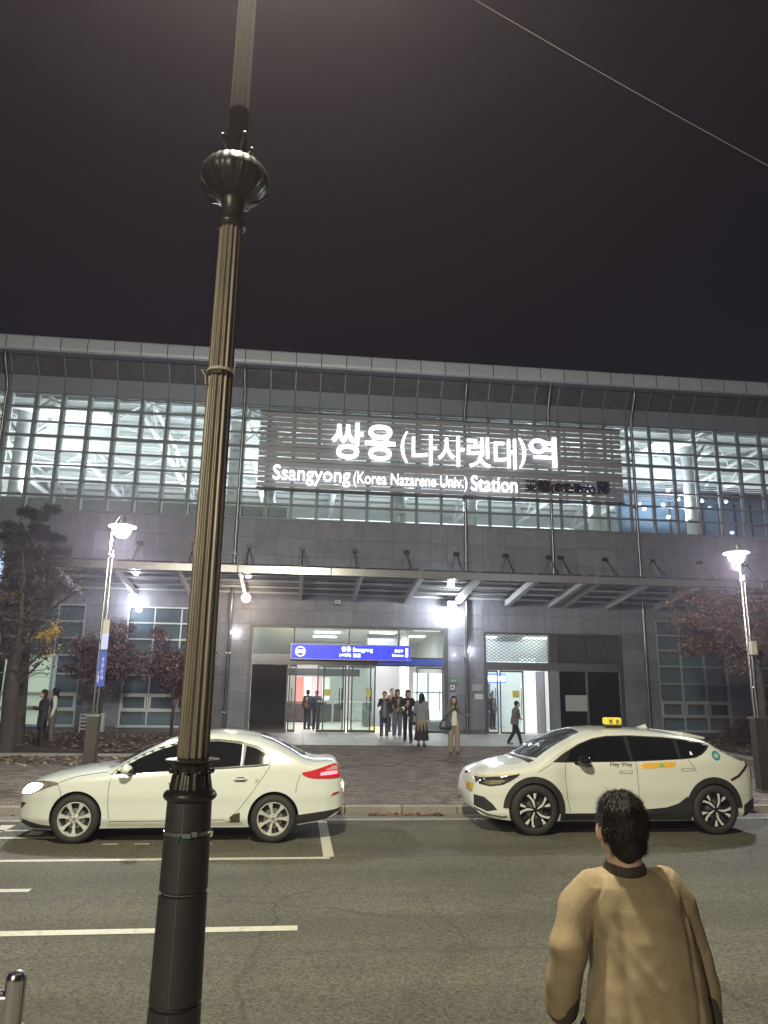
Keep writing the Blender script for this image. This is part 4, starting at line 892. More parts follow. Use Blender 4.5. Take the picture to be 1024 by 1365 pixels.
# ================================================================== TREES
M_BARK = mat("tree_bark", (.038,.032,.027), .9, var=.4, scale=9, bump=.8, bscale=30, stretch=(1,1,.25))
def branchtree(rnd, base, h, r0, lean=(0,0), levels=3, spread=.9, up=.5, n1=(5,7), trunk_frac=.45):
    """list of (points, radii); first one is the trunk"""
    out = []; tips = []
    def grow(p, d, L, r, lv):
        n = 5; pts = [p.copy()]; rr = [r]
        for i in range(n):
            d = (d+Vector((rnd.uniform(-.16,.16), rnd.uniform(-.16,.16), rnd.uniform(-.03,.14)))).normalized()
            pts.append(pts[-1]+d*L/n); rr.append(r*(1-.62*(i+1)/n))
        out.append((pts, rr, lv))
        if lv >= levels: tips.append((pts, d)); return
        k = rnd.randint(*n1)
        for j in range(k):
            t = rnd.uniform(trunk_frac if lv == 0 else .3, 1); i = min(n-1, int(t*n)); a = rnd.uniform(0, 6.28)
            side = Vector((math.cos(a), math.sin(a), up*rnd.uniform(.3,1.3)))
            grow(pts[i]+(pts[i+1]-pts[i])*(t*n-i), (d*.4+side*spread).normalized(), L*rnd.uniform(.42,.68), rr[i]*.6, lv+1)
        tips.append((pts[-2:], d))
    grow(Vector(base), Vector((lean[0], lean[1], 1)).normalized(), h, r0, 0)
    return out, tips
def leaves(rnd, centres, n, rad, size, squash=1.0):
    vs = []; fs = []
    for _ in range(n):
        c = rnd.choice(centres); p = c+Vector((rnd.gauss(0,rad), rnd.gauss(0,rad), rnd.gauss(0,rad*squash)))
        u = Vector((rnd.uniform(-1,1), rnd.uniform(-1,1), rnd.uniform(-.8,.8))).normalized(); w = u.cross(Vector((rnd.uniform(-1,1), rnd.uniform(-1,1), rnd.uniform(-1,1)))).normalized()
        s = size*rnd.uniform(.6,1.4); k = len(vs); vs += [p-u*s, p+w*s*.45+u*s*.1, p+u*s, p-w*s*.45+u*s*.1]; fs += [(k,k+1,k+2),(k,k+2,k+3)]
    me = bpy.data.meshes.new("crown"); me.from_pydata([tuple(v) for v in vs], [], fs); return me
def tree(seed, name, label, cat, base, h, r0, nleaf, leafm, lsize, lrad=.16, group=None, **kw):
    rnd = random.Random(seed); t = thing(name, label, cat, base, 0, group); br, tips = branchtree(rnd, (0,0,-.1), h, r0, **kw)
    q = MB(); q.tube(br[0][0], br[0][1], 12); q.build("trunk", M_BARK, t, 60)
    q = MB()
    for pts, rr, lv in br[1:]: q.tube(pts, [max(.004, x) for x in rr], 6 if lv > 1 else 8)
    q.build("branches", M_BARK, t, 60)
    cs = [p for pts, d in tips for p in pts[-3:]]
    for m_, share in leafm:
        me = leaves(rnd, cs, int(nleaf*share), lrad, lsize); me.materials.append(m_); link("crown", me, None, t)
    return t
ML = [mat("maple_red_a", (.085,.042,.045), .6, var=.3, scale=3), mat("maple_red_b", (.05,.026,.032), .6, var=.3, scale=3), mat("maple_red_c", (.34,.22,.23), .6, var=.3, scale=3)]  # the pale pink tone is painted in for floodlit leaves
MR = [mat("rust_leaf_a", (.13,.06,.04), .7, var=.3, scale=3), mat("rust_leaf_b", (.075,.04,.032), .7, var=.3, scale=3), mat("rust_leaf_c", (.09,.075,.055), .7, var=.3, scale=3)]
MY = mat("yellow_leaf", (.50,.34,.05), .6, var=.2, scale=3); MN = mat("pine_needle", (.010,.015,.012), .8, var=.4, scale=3); MN2 = mat("pine_needle_grey", (.022,.027,.025), .8, var=.4, scale=3)
def at_ground(px, Y): p = unproj(px, 960, Y); return Vector((p.x, Y, gz(Y)+.05))
def maple(seed, label, px, Y, top_py, rpx, grp):
    b_ = at_ground(px, Y); zt = unproj(px, top_py, Y).z; rnd = random.Random(seed); t = thing("maple_tree", label, "tree", b_, 0, grp)
    H = zt-b_.z; pts = [Vector((0,0,-.05)), Vector((.03,0,H*.2)), Vector((-.03,.02,H*.36)), Vector((.02,0,H*.52))]; MB().tube(pts, [.06,.05,.045,.035], 10).build("trunk", M_BARK, t, 60)
    q = MB(); cs = []; rr = rpx*Y/985
    for j in range(16):
        a = rnd.uniform(0, 6.28); el = rnd.uniform(-.15,1.0); p0 = pts[2].lerp(pts[3], rnd.random()); L = rr*rnd.uniform(.75,1.15)
        p3 = p0+Vector((math.cos(a)*math.cos(el)*L, math.sin(a)*math.cos(el)*L, .15+math.sin(el)*H*.42)); p1 = p0.lerp(p3, .4)+Vector((0,0,.1)); p2 = p0.lerp(p3, .75)+Vector((0,0,.1))
        q.tube([p0,p1,p2,p3], [.022,.015,.009,.004], 6)
        for pp in (p1,p2,p3): 
            cs.append(pp)
            for _ in range(3):
                e = pp+Vector((rnd.gauss(0,.12*rr), rnd.gauss(0,.12*rr), rnd.gauss(0,.09*rr))); cs.append(e); q.tube([pp,e], [.005,.002], 4)
    q.build("branches", M_BARK, t, 60)
    for m_, n in ((ML[0],3400),(ML[1],4200),(ML[2],2400)):
        me = leaves(rnd, cs, n, .085*rr+.01, .045); me.materials.append(m_); link("crown", me, None, t)
maple(11, "small round purple-red maple partly behind the banner lamp", 131, 25.2, 812, 46, "small red maples in the left bed")
maple(12, "small purple-red maple in front of the gridded window, beside the tall pole", 229, 25.2, 828, 44, "small red maples in the left bed")
# left broadleaf, nearly bare, with a few yellow leaves
b_ = at_ground(10, 20.8); rnd = random.Random(5); t = thing("bare_tree", "big dark nearly bare tree with a few yellow leaves at the left edge", "tree", b_)
def P2(px, py, y): p = unproj(px, py, 20.8+y); return Vector((p.x-b_.x, y, p.z-b_.z))
tr = [Vector((0,0,-.1)), P2(12,960,0), P2(15,915,0), P2(19,875,.05)]; MB().tube(tr, [.26,.2,.19,.15], 14).build("trunk", M_BARK, t, 60)
lst = [([P2(19,878,0), P2(40,842,.1), P2(58,822,.2), P2(70,798,.3), P2(84,770,.4)], [.12,.10,.075,.05,.02]),
       ([P2(62,815,.2), P2(85,800,.1), P2(100,790,0), P2(116,786,0)], [.05,.03,.02,.008]),
       ([P2(17,890,0), P2(25,850,-.3), P2(28,810,-.4), P2(32,770,-.5), P2(30,735,-.5)], [.10,.08,.06,.04,.015]),
       ([P2(17,885,0), P2(5,845,.3), P2(-10,800,.4), P2(-20,760,.5)], [.10,.07,.05,.02]),
       ([P2(22,905,0), P2(45,880,-.2), P2(62,865,-.4), P2(82,848,-.5)], [.045,.03,.02,.006]),
       ([P2(20,915,0), P2(42,895,.2), P2(60,878,.4), P2(80,855,.5)], [.04,.028,.015,.006]),
       ([P2(24,850,0), P2(45,838,-.3), P2(52,820,-.4), P2(66,842,-.5)], [.03,.02,.015,.006]),
       ([P2(10,850,0), P2(2,820,.3), P2(8,790,.6), P2(14,765,.6)], [.05,.03,.02,.008])]
q = MB(); cs = []; tipc = []
for pts, rr in lst:
    q.tube(pts, rr, 8)
    for i in range(1, len(pts)):
        for _ in range(7):
            t_ = rnd.random(); p0 = pts[i-1].lerp(pts[i], t_); d = Vector((rnd.uniform(-1,1), rnd.uniform(-1,1), rnd.uniform(-.1,1.1))).normalized(); L = rnd.uniform(.25,.85); p1 = p0+d*L*.5+Vector((0,0,.03)); p2 = p0+d*L+Vector((rnd.uniform(-.1,.1), 0, rnd.uniform(0,.2)))
            q.tube([p0,p1,p2], [rr[i]*.35+.004, rr[i]*.2+.003, .002], 5); tipc.append(p2); tipc.append(p1)
q.build("branches", M_BARK, t, 60)
me = leaves(rnd, [P2(62,844,-.2), P2(70,842,-.2), P2(56,847,-.2), P2(66,848,-.3), P2(74,838,-.2)], 260, .085, .045); me.materials.append(MY); link("yellow_leaves", me, None, t)
me = leaves(rnd, [P2(14,795,0), P2(44,850,0), P2(78,866,-.4), P2(62,870,-.3)], 70, .1, .04); me.materials.append(MY); link("yellow_leaves", me, None, t)
me = leaves(rnd, tipc, 2400, .12, .045); me.materials.append(mat("dull_brown_leaf", (.05,.042,.03), .8, var=.4, scale=3)); link("crown", me, None, t)
# pine behind it
b_ = at_ground(28, 22.5); t = thing("pine_tree", "dark layered pine standing against the stone wall behind the bare tree", "tree", b_)
def P3(px, py, y): p = unproj(px, py, 22.5+y); return Vector((p.x-b_.x, y, p.z-b_.z))
tr = [Vector((0,0,-.1)), P3(33,880,0), P3(38,800,0), P3(41,740,0), P3(44,690,0)]; MB().tube(tr, [.16,.13,.10,.07,.03], 10).build("trunk", M_BARK, t, 60)
pads = [(38,683,.30),(70,680,.28),(52,690,.3),(16,702,.32),(32,715,.36),(62,716,.35),(76,718,.25),(10,715,.25),(52,705,.28),(20,738,.42),(58,738,.42),(80,735,.32),(8,745,.35),(40,752,.5),(25,765,.5),(60,762,.42),(12,780,.45),(45,785,.5),(30,800,.5),(55,800,.35),(5,810,.4),(20,725,.3)]
q = MB(); vs = []; 
for (px, py, r_) in pads:
    c = P3(px, py, rnd.uniform(-.6,.6)); best = min(tr[1:], key=lambda v: abs(v.z-c.z+.35)); q.tube([best, best.lerp(c, .5)+Vector((0,0,-.05)), c], [.035,.025,.01], 6)
q.build("branches", M_BARK, t, 60)
for m_, nn in ((MN,520),(MN2,90)):
    vs = []; fs = []
    for (px, py, r_) in pads:
        c = P3(px, py, rnd.uniform(-.5,.5))
        for _ in range(nn//3):
            th = rnd.uniform(0, 6.28); rr = r_*math.sqrt(rnd.random()); p = c+Vector((rr*math.cos(th), rr*math.sin(th), rnd.gauss(0,.22*r_)))
            for __ in range(4):
                d = Vector((rnd.uniform(-1,1), rnd.uniform(-1,1), rnd.uniform(-.3,1.1))).normalized(); w = d.cross(Vector((rnd.uniform(-1,1),rnd.uniform(-1,1),.3))).normalized()*.011; L = rnd.uniform(.08,.15); k = len(vs); vs += [p-w, p+w, p+d*L]; fs.append((k,k+1,k+2))
    me = bpy.data.meshes.new("needles"); me.from_pydata([tuple(v) for v in vs], [], fs); me.materials.append(m_); link("needles", me, None, t)
# right rust-coloured tree
b_ = at_ground(1016, 19.8); rnd = random.Random(8); t = thing("rust_tree", "spreading rust-brown tree behind the right-hand chrome lamp", "tree", b_)
def P4(px, py, y): p = unproj(px, py, 19.8+y); return Vector((p.x-b_.x, y, p.z-b_.z))
tr = [Vector((0,0,-.1)), P4(1016,930,0), P4(1012,895,0), P4(1000,870,0)]; MB().tube(tr, [.12,.1,.09,.07], 10).build("trunk", M_BARK, t, 60)
ends = [(895,808),(905,850),(912,795),(930,790),(945,800),(960,790),(925,835),(940,850),(955,870),(970,830),(985,800),(990,850),(1005,820),(1020,800),(1035,830),(1030,860),(905,865),(920,862),(975,885),(890,830),(960,812),(1045,800),(1045,850),(1000,890)]
q = MB(); cs = []
for (px, py) in ends:
    e = P4(px, py, rnd.uniform(-1.2,1.2)); o_ = tr[3].lerp(tr[2], rnd.random()); mid = o_.lerp(e, .5)+Vector((0,0,.2)); q.tube([o_, mid, e], [.045,.025,.006], 6)
    for _ in range(9):
        a_ = mid.lerp(e, rnd.random()); b2 = a_+Vector((rnd.gauss(0,.28), rnd.gauss(0,.3), rnd.gauss(0,.14))); q.tube([a_, b2], [.008,.002], 4); cs += [b2, a_.lerp(b2, .6)]
q.build("branches", M_BARK, t, 60)
for m_, n in ((MR[0],3200),(MR[1],4200),(MR[2],2200)): me = leaves(rnd, cs, n, .12, .05, .6); me.materials.append(m_); link("crown", me, None, t)
# bush right
b_ = at_ground(992, 24); t = thing("dark_bush", "low dark clipped bush against the wall at the right", "bush", b_)
q = MB(); cs = []
for _ in range(60):
    a = rnd.uniform(0, 6.28); r_ = rnd.uniform(.1,.75); e = Vector((math.cos(a)*r_*1.1, math.sin(a)*r_*.7, rnd.uniform(.25,.75))); q.tube([(0,0,0), e*.6, e], [.012,.008,.003], 5); cs.append(e)
q.build("stems", M_BARK, t)
for m_, n in ((mat("bush_leaf", (.035,.03,.022), .8, var=.4, scale=3),2600),(MR[1],1200)): me = leaves(rnd, cs, n, .12, .035); me.materials.append(m_); link("crown", me, None, t)
# ================================================================== CARS
def interp(tab, x):
    if x <= tab[0][0]: return tab[0][1]
    for (a, va), (b, vb) in zip(tab, tab[1:]):
        if x <= b:
            t = (x-a)/(b-a); return va+(vb-va)*t
    return tab[-1][1]
def smooth_tab(tab, n=160, it=3, keep_ends=True):
    xs = [tab[0][0]+(tab[-1][0]-tab[0][0])*i/n for i in range(n+1)]; ys = [interp(tab, x) for x in xs]
    for _ in range(it):
        ys = [ys[0]]+[(ys[i-1]+2*ys[i]+ys[i+1])/4 for i in range(1, n)]+[ys[-1]]
    return list(zip(xs, ys))
class Car:
    """body surface y=w(x,z) with its own outline tables; x runs nose to tail, y<0 is the side seen from the road"""
    def __init__(s, top, bottom, plan, belt, tumble, cap, n=2.3):
        s.top = smooth_tab(top); s.bot = smooth_tab(bottom); s.plan = smooth_tab(plan); s.beltt = belt; s.tum = tumble; s.capt = smooth_tab(cap); s.n = n
        s.x0 = max(top[0][0], bottom[0][0]); s.x1 = min(top[-1][0], bottom[-1][0])
    def zt(s, x): return interp(s.top, x)
    def zb(s, x): return interp(s.bot, x)
    def w(s, x, z, raw=False):
        W = interp(s.plan, x); zt = s.zt(x); zb = s.zb(x); bl = interp(s.beltt, x)
        ch = min(interp(s.capt, x), (zt-zb)*.45); zc = zt-ch
        def side(z):
            v = W
            if z > bl: d = z-bl; v = W-s.tum*d-.10*max(0, d-.0)**2-.012
            elif z > bl-.06: v = W-.012*(z-(bl-.06))/.06
            zm = .62; 
            if z < zm: v -= .10*((zm-z)/.5)**2
            v += .012*math.exp(-((z-.30)/.05)**2)       # sill crease
            v -= .010*math.exp(-((z-.50)/.09)**2)
            return v
        if z <= zc: return side(z)
        t = min(1, (z-zc)/ch); return side(zc)*max(0, 1-t**s.n)**(1/s.n)
    def zs(s, x, y):
        zt = s.zt(x); zb = s.zb(x); ch = min(interp(s.capt, x), (zt-zb)*.45); zc = zt-ch; Wc = s.w(x, zc)
        u = min(1, abs(y)/Wc); return zc+ch*(1-u**s.n)**(1/s.n)
    def body(s, nx=150, nz=34, nc=14):
        vs = []; fs = []; L = s.x1-s.x0
        xs = [s.x0+L*(.5-.5*math.cos(math.pi*(i+.35)/(nx+.7))) for i in range(nx+1)]
        row = None; rows = []
        for x in xs:
            zt, zb = s.zt(x), s.zb(x); ch = min(interp(s.capt, x), (zt-zb)*.45); zc = zt-ch; pts = []
            for j in range(nz+1): z = zb+(zc-zb)*j/nz; pts.append((s.w(x, z), z))
            Wc = pts[-1][0]
            for j in range(1, nc+1):
                a = math.pi/2*j/nc; t = math.sin(a)**(2/s.n) ; u = math.cos(a)**(2/s.n); pts.append((Wc*u if j < nc else 0, zc+ch*t))
            rows.append(pts)
        m = len(rows[0])
        for x, pts in zip(xs, rows):
            for (y, z) in pts: vs.append((x, -y, z))
            for (y, z) in reversed(pts[:-1]): vs.append((x, y, z))
        M = 2*m-1
        for i in range(len(xs)-1):
            for k in range(M-1): a = i*M+k; fs.append((a, a+1, a+M+1, a+M))
            a = i*M; fs.append((a+M-1, a, a+M, a+2*M-1))
        fs.append(tuple(range(M))[::-1]); fs.append(tuple(range((len(xs)-1)*M, len(xs)*M)))
        return vs, fs
def fixn(me):
    bm = bmesh.new(); bm.from_mesh(me); bmesh.ops.recalc_face_normals(bm, faces=bm.faces); bm.to_mesh(me); bm.free()
def boolean_diff(obj, cutter):
    md = obj.modifiers.new("b", 'BOOLEAN'); md.operation = 'DIFFERENCE'; md.solver = 'EXACT'; md.object = cutter; bpy.context.view_layer.update()
    dg = bpy.context.evaluated_depsgraph_get(); dg.update(); me = bpy.data.meshes.new_from_object(obj.evaluated_get(dg)); obj.modifiers.clear(); old = obj.data; obj.data = me; bpy.data.objects.remove(cutter)
def poly_grid(poly, step=.05):
    bm = bmesh.new(); vs = [bm.verts.new((p[0], 0, p[1])) for p in poly]; bm.faces.new(vs)
    xs = [p[0] for p in poly]; zs_ = [p[1] for p in poly]
    x = min(xs)+step
    while x < max(xs): bmesh.ops.bisect_plane(bm, geom=bm.verts[:]+bm.edges[:]+bm.faces[:], plane_co=(x,0,0), plane_no=(1,0,0)); x += step
    z = min(zs_)+step
    while z < max(zs_): bmesh.ops.bisect_plane(bm, geom=bm.verts[:]+bm.edges[:]+bm.faces[:], plane_co=(0,0,z), plane_no=(0,0,1)); z += step
    bmesh.ops.triangulate(bm, faces=[f for f in bm.faces if len(f.verts) > 4]); return bm
def rnd_poly(pts, r=.02, it=1):
    for _ in range(it):      # corner cutting
        out = []
        for i in range(len(pts)):
            a = Vector(pts[i]); b = Vector(pts[(i+1) % len(pts)]); L = (b-a).length; t = min(.3, r/max(L, 1e-6)); out += [tuple(a.lerp(b, t)), tuple(a.lerp(b, 1-t))]
        pts = out
    return pts
def skirted(bm, fy, th):
    """map flat grid (x,0,z) by fy(x,z,offset)->Vector, with an inward rim"""
    bm.verts.ensure_lookup_table(); bd = [e for e in bm.edges if len(e.link_faces) == 1]
    ret = bmesh.ops.extrude_edge_only(bm, edges=bd); nv = {v for v in ret['geom'] if isinstance(v, bmesh.types.BMVert)}
    for v in bm.verts: v.co = fy(v.co.x, v.co.z, 0 if v not in nv else -th)
def decal(car, name, poly, m, parent, off=.004, th=.012, side=-1, step=.05, smooth=50, rp=0):
    if rp: poly = rnd_poly(poly, rp, 2)
    bm = poly_grid(poly, step)
    def f(x, z, d):
        e = .004; w0 = car.w(x, z); nx = -(car.w(x+e, z)-w0)/e; nz = -(car.w(x, z+e)-w0)/e; nx = max(-2, min(2, nx)); nz = max(-1.5, min(6, nz)); n = Vector((nx, 1, nz)).normalized()
        p = Vector((x, w0, z))+n*(off+d); return Vector((p.x, side*p.y, p.z))
    skirted(bm, f, th); bmesh.ops.recalc_face_normals(bm, faces=bm.faces); me = bpy.data.meshes.new(name); bm.to_mesh(me); bm.free()
    me.polygons.foreach_set("use_smooth", [True]*len(me.polygons)); me.set_sharp_from_angle(angle=R(smooth)); return link(name, me, m, parent)
def topdecal(car, name, poly, m, parent, off=.004, th=.012, step=.07):
    """poly in (x, y) plan, laid on the upper surface"""
    bm = poly_grid(poly, step)
    def f(x, y, d):
        e = .004; z0 = car.zs(x, y); nx = -(car.zs(x+e, y)-z0)/e; ny = -(car.zs(x, y+e)-z0)/e; ny = max(-2, min(2, ny)); n = Vector((nx, ny, 1)).normalized(); return Vector((x, y, z0))+n*(off+d)
    skirted(bm, f, th); bmesh.ops.recalc_face_normals(bm, faces=bm.faces); me = bpy.data.meshes.new(name); bm.to_mesh(me); bm.free()
    me.polygons.foreach_set("use_smooth", [True]*len(me.polygons)); me.set_sharp_from_angle(angle=R(50)); return link(name, me, m, parent)
def strip(pts, w):      # thin polygon along a polyline
    L = []; Rr = []
    for i, p in enumerate(pts):
        a = Vector(pts[max(0, i-1)]); b = Vector(pts[min(len(pts)-1, i+1)]); d = (b-a).normalized(); n = Vector((-d.y, d.x))*w/2; L.append(tuple(Vector(p)+n)); Rr.append(tuple(Vector(p)-n))
    return L+Rr[::-1]
M_SEAMC = mat("panel_gap", (.02,.02,.02), .7)
M_TINT = mat("tinted_glass", (.006,.007,.008), .06, var=.1, spec=.5)
M_WS = mat("windscreen_glass", (.02,.025,.025), .04, var=.2, spec=.8)
M_BP = mat("black_plastic", (.02,.02,.02), .5, var=.2, bump=.1, bscale=200)
M_CHROME = mat("chrome", (.7,.7,.7), .1, 1.0, var=.02)
M_RIM = mat("alloy_silver", (.58,.58,.56), .35, .45, var=.1)
M_RIMD = mat("alloy_black", (.02,.02,.022), .3, .4, var=.1)
def arc(cx, cz, r0, r1, a0, a1, n=26):
    o = [(cx+r1*math.cos(R(a0+(a1-a0)*i/n)), cz+r1*math.sin(R(a0+(a1-a0)*i/n))) for i in range(n+1)]
    return o+[(cx+r0*math.cos(R(a1+(a0-a1)*i/n)), cz+r0*math.sin(R(a1+(a0-a1)*i/n))) for i in range(n+1)]
RX = Matrix.Rotation(R(90), 3, 'X')        # lathe axis z -> -y
def wheel(parent, x, y, r, rr, style, side=-1, rot=0.0, steer=0):
    Wh = bpy.data.objects.new("wheel", None); COL.objects.link(Wh); Wh.parent = parent; Wh.location = (x, y, r); Wh.rotation_euler = (0, 0, 0 if side < 0 else math.pi); Wh.rotation_euler.z += steer
    # local: outer face towards -Y
    tp = [(rr-.004,.012),(rr+.006,.0),(rr+.03,-.006),(r-.035,-.004),(r-.012,.012),(r-.003,.03),(r,.05)]
    prof = tp+[(r,.10),(r-.006,.102),(r-.006,.108),(r,.11),(r,.155),(r-.003,.175),(r-.03,.205),(rr,.21),(rr-.004,.2)]
    # lathe z -> +y local
    mrot = Matrix.Rotation(R(-90), 3, 'X')
    MB().lathe(prof, n=64, m=mrot, caps=False).build("tyre", M_["rubber"], Wh, 45)
    MB().lathe([(rr-.03,.15),(rr-.012,.03),(rr-.003,.006),(rr+.001,.002),(rr-.008,.001),(rr-.014,.012),(rr-.022,.03)], n=64, m=mrot, caps=False).build("rim", M_RIM if style == 7 else M_RIMD, Wh, 40)
    MB().lathe([(rr-.016,.085),(rr-.016,.095)], n=48, m=mrot).build("brake_disc", mat("dark_wheel_back", (.012,.012,.012), .7), Wh)  # dark disc closing the wheel behind the spokes
    MB().lathe([(.13,.07),(.135,.08)], n=36, m=mrot).build("brake_rotor", M_["steel_d"], Wh)
    q = MB()
    if style == 7:
        for k in range(7):
            a = 2*math.pi*k/7+rot; ca, sa = math.cos(a), math.sin(a)
            def P(rad, off, y): return (rad*ca-off*sa, y, rad*sa+off*ca)
            R0, R1 = .045, rr-.012; w0, w1 = .016, .036
            t = [P(R0,-w0,.022), P(R0,w0,.022), P((R0+R1)*.55,w0*1.05,.016), P(R1,w1,.012), P(R1,-w1,.012), P((R0+R1)*.55,-w0*1.05,.016)]
            bk = [(p[0], p[1]+.03, p[2]) for p in t]; q.add(t+bk, [(0,1,2,5),(5,2,3,4),(1,0,6,7),(2,1,7,8),(3,2,8,9),(5,4,10,11),(0,5,11,6)])
        q.lathe([(.03,.006),(.058,.010),(.064,.02),(.064,.06)], n=30, m=mrot); q.build("spokes", M_RIM, Wh, 30)
        q = MB()
        for k in range(5): a = 2*math.pi*k/5+.3; q.lathe([(.008,.004),(.008,.014)], (.047*math.cos(a), 0, .047*math.sin(a)), 10, mrot)
        q.build("wheel_nuts", M_["black"], Wh); MB().lathe([(.0,.003),(.024,.003),(.026,.007)], n=24, m=mrot).build("centre_cap", M_CHROME, Wh, 40)
    else:
        fq = MB()
        for k in range(5):
            a = 2*math.pi*k/5+rot; ca, sa = math.cos(a), math.sin(a)
            def P(rad, off, y): return (rad*ca-off*sa, y, rad*sa+off*ca)
            for sgn in (-1, 1):      # forked black spokes
                t = [P(.03,-.012+sgn*.004,.024), P(.03,.012+sgn*.004,.024), P(rr*.55,sgn*.03+.016,.018), P(rr-.014,sgn*.085+.02,.012), P(rr-.014,sgn*.085-.02,.012), P(rr*.55,sgn*.03-.016,.018)]
                bk = [(p[0], p[1]+.035, p[2]) for p in t]; q.add(t+bk, [(0,1,2,5),(5,2,3,4),(1,0,6,7),(2,1,7,8),(3,2,8,9),(5,4,10,11),(0,5,11,6)])
            # machined silver faces: sweeping blade
            for pts in ([(.035,.0,.014),(rr*.5,.012,.036),(rr*.75,.05,.034),(rr-.014,.10,.07)], [(rr-.014,-.035,.05),(rr*.86,-.03,.044),(rr*.60,-.018,.016)]):
                L_ = []; R_ = []
                for (rad, off, wd) in pts: L_.append(P(rad, off+wd/2, .010)); R_.append(P(rad, off-wd/2, .010))
                kk = len(fq.v); fq.v += L_+R_+[(p[0], p[1]+.006, p[2]) for p in L_+R_]; m_ = len(pts)
                for i in range(m_-1): fq.f += [(kk+i,kk+i+1,kk+m_+i+1,kk+m_+i),(kk+i,kk+2*m_+i,kk+2*m_+i+1,kk+i+1),(kk+m_+i,kk+m_+i+1,kk+3*m_+i+1,kk+3*m_+i)]
        q.lathe([(.02,.008),(.045,.012),(.05,.02),(.05,.06)], n=30, m=mrot); q.build("spokes", M_RIMD, Wh, 30); fq.build("spoke_facings", mat("machined_alloy", (.72,.72,.72), .4, .35, var=.05), Wh, 30)
        MB().lathe([(.0,.004),(.022,.004),(.024,.008)], n=24, m=mrot).build("centre_cap", M_RIMD, Wh, 40)
    return Wh
def car_body(car, T, m_paint, wheels, rad, wb_z, depth=.34, extra=None):
    vs, fs = car.body(); me = bpy.data.meshes.new("body"); me.from_pydata(vs, [], fs); me.update(); fixn(me); me.materials.append(m_paint); me.materials.append(M_["black"])
    o = link("body", me, None, T)
    for wx in wheels:
        for sd in (-1, 1):
            W = interp(car.plan, wx); c = MB().lathe([(rad,0),(rad,depth+.2)], (wx, sd*(W+.2) if sd < 0 else W+.2-0, wb_z), 56, Matrix.Rotation(R(-90) if sd < 0 else R(90), 3, 'X'))
            cm = c.mesh("c"); fixn(cm); cm.materials.append(M_["black"]); cm.materials.append(M_["black"])
            for p in cm.polygons: p.material_index = 1
            co = link("cut", cm, None, T); boolean_diff(o, co)
    for p in o.data.polygons:
        c = p.center
        if any((c.x-wx)**2+(c.z-wb_z)**2 < (rad+.001)**2 for wx in wheels): p.material_index = 1
    o.data.polygons.foreach_set("use_smooth", [True]*len(o.data.polygons)); o.data.set_sharp_from_angle(angle=R(32)); return o
# ------------------------------------------------------------ SEDAN (x: 0 front axle, 2.70 rear axle)
def paint(name, col):
    m = mat(name, col, .28, var=.02, scale=2, coat=1.0, spec=.5); return m
PW = paint("cream_white_paint", (.60,.63,.61))
PW2 = paint("white_taxi_paint", (.60,.61,.57))
K = 1.014
sed = Car(
 top=[(-.895,.46),(-.89,.56),(-.86,.66),(-.80,.74),(-.70,.80),(-.50,.865),(-.25,.92),(.0,.955),(.25,.985),(.42,1.01),(.62,1.12),(.85,1.245),(1.05,1.335),(1.25,1.40),(1.5,1.45),(1.8,1.475),(2.1,1.465),(2.4,1.425),(2.65,1.35),(2.9,1.235),(3.12,1.12),(3.25,1.085),(3.4,1.09),(3.55,1.085),(3.62,1.04),(3.66,.95),(3.69,.80),(3.71,.62),(3.715,.5)],
 bottom=[(-.895,.42),(-.88,.30),(-.80,.21),(-.6,.17),(-.3,.16),(.4,.19),(1.3,.20),(2.3,.20),(3.0,.22),(3.4,.27),(3.62,.36),(3.70,.45),(3.715,.49)],
 plan=[(-.895,.44),(-.87,.54),(-.80,.66),(-.65,.77),(-.45,.845),(-.2,.885),(.1,.900),(.8,.905),(1.8,.905),(2.5,.90),(2.9,.885),(3.2,.85),(3.45,.79),(3.6,.71),(3.68,.62),(3.715,.50)],
 belt=[(-.9,.70),(-.4,.80),(.3,.885),(.8,.915),(1.8,.985),(2.5,1.04),(2.8,1.05),(3.7,1.02)], tumble=.42,
 cap=[(-.9,.10),(-.5,.16),(.2,.15),(.5,.14),(.9,.15),(1.4,.115),(2.2,.115),(2.7,.14),(3.2,.12),(3.5,.10),(3.71,.10)], n=2.5)
ang = math.atan2(11.09-11.18, 2.65)
fwp = unproj(101, 1124, 11.15)
Sx = -2.956
T1 = thing("sedan", "cream-white sedan with lit headlight and tinted windows parked nose-left behind the tall lamp post", "car", (Sx, 11.15+.90, 0), math.atan2(-.03, 2.66))
car_body(sed, T1, PW, (0, 2.70), .355, .325)
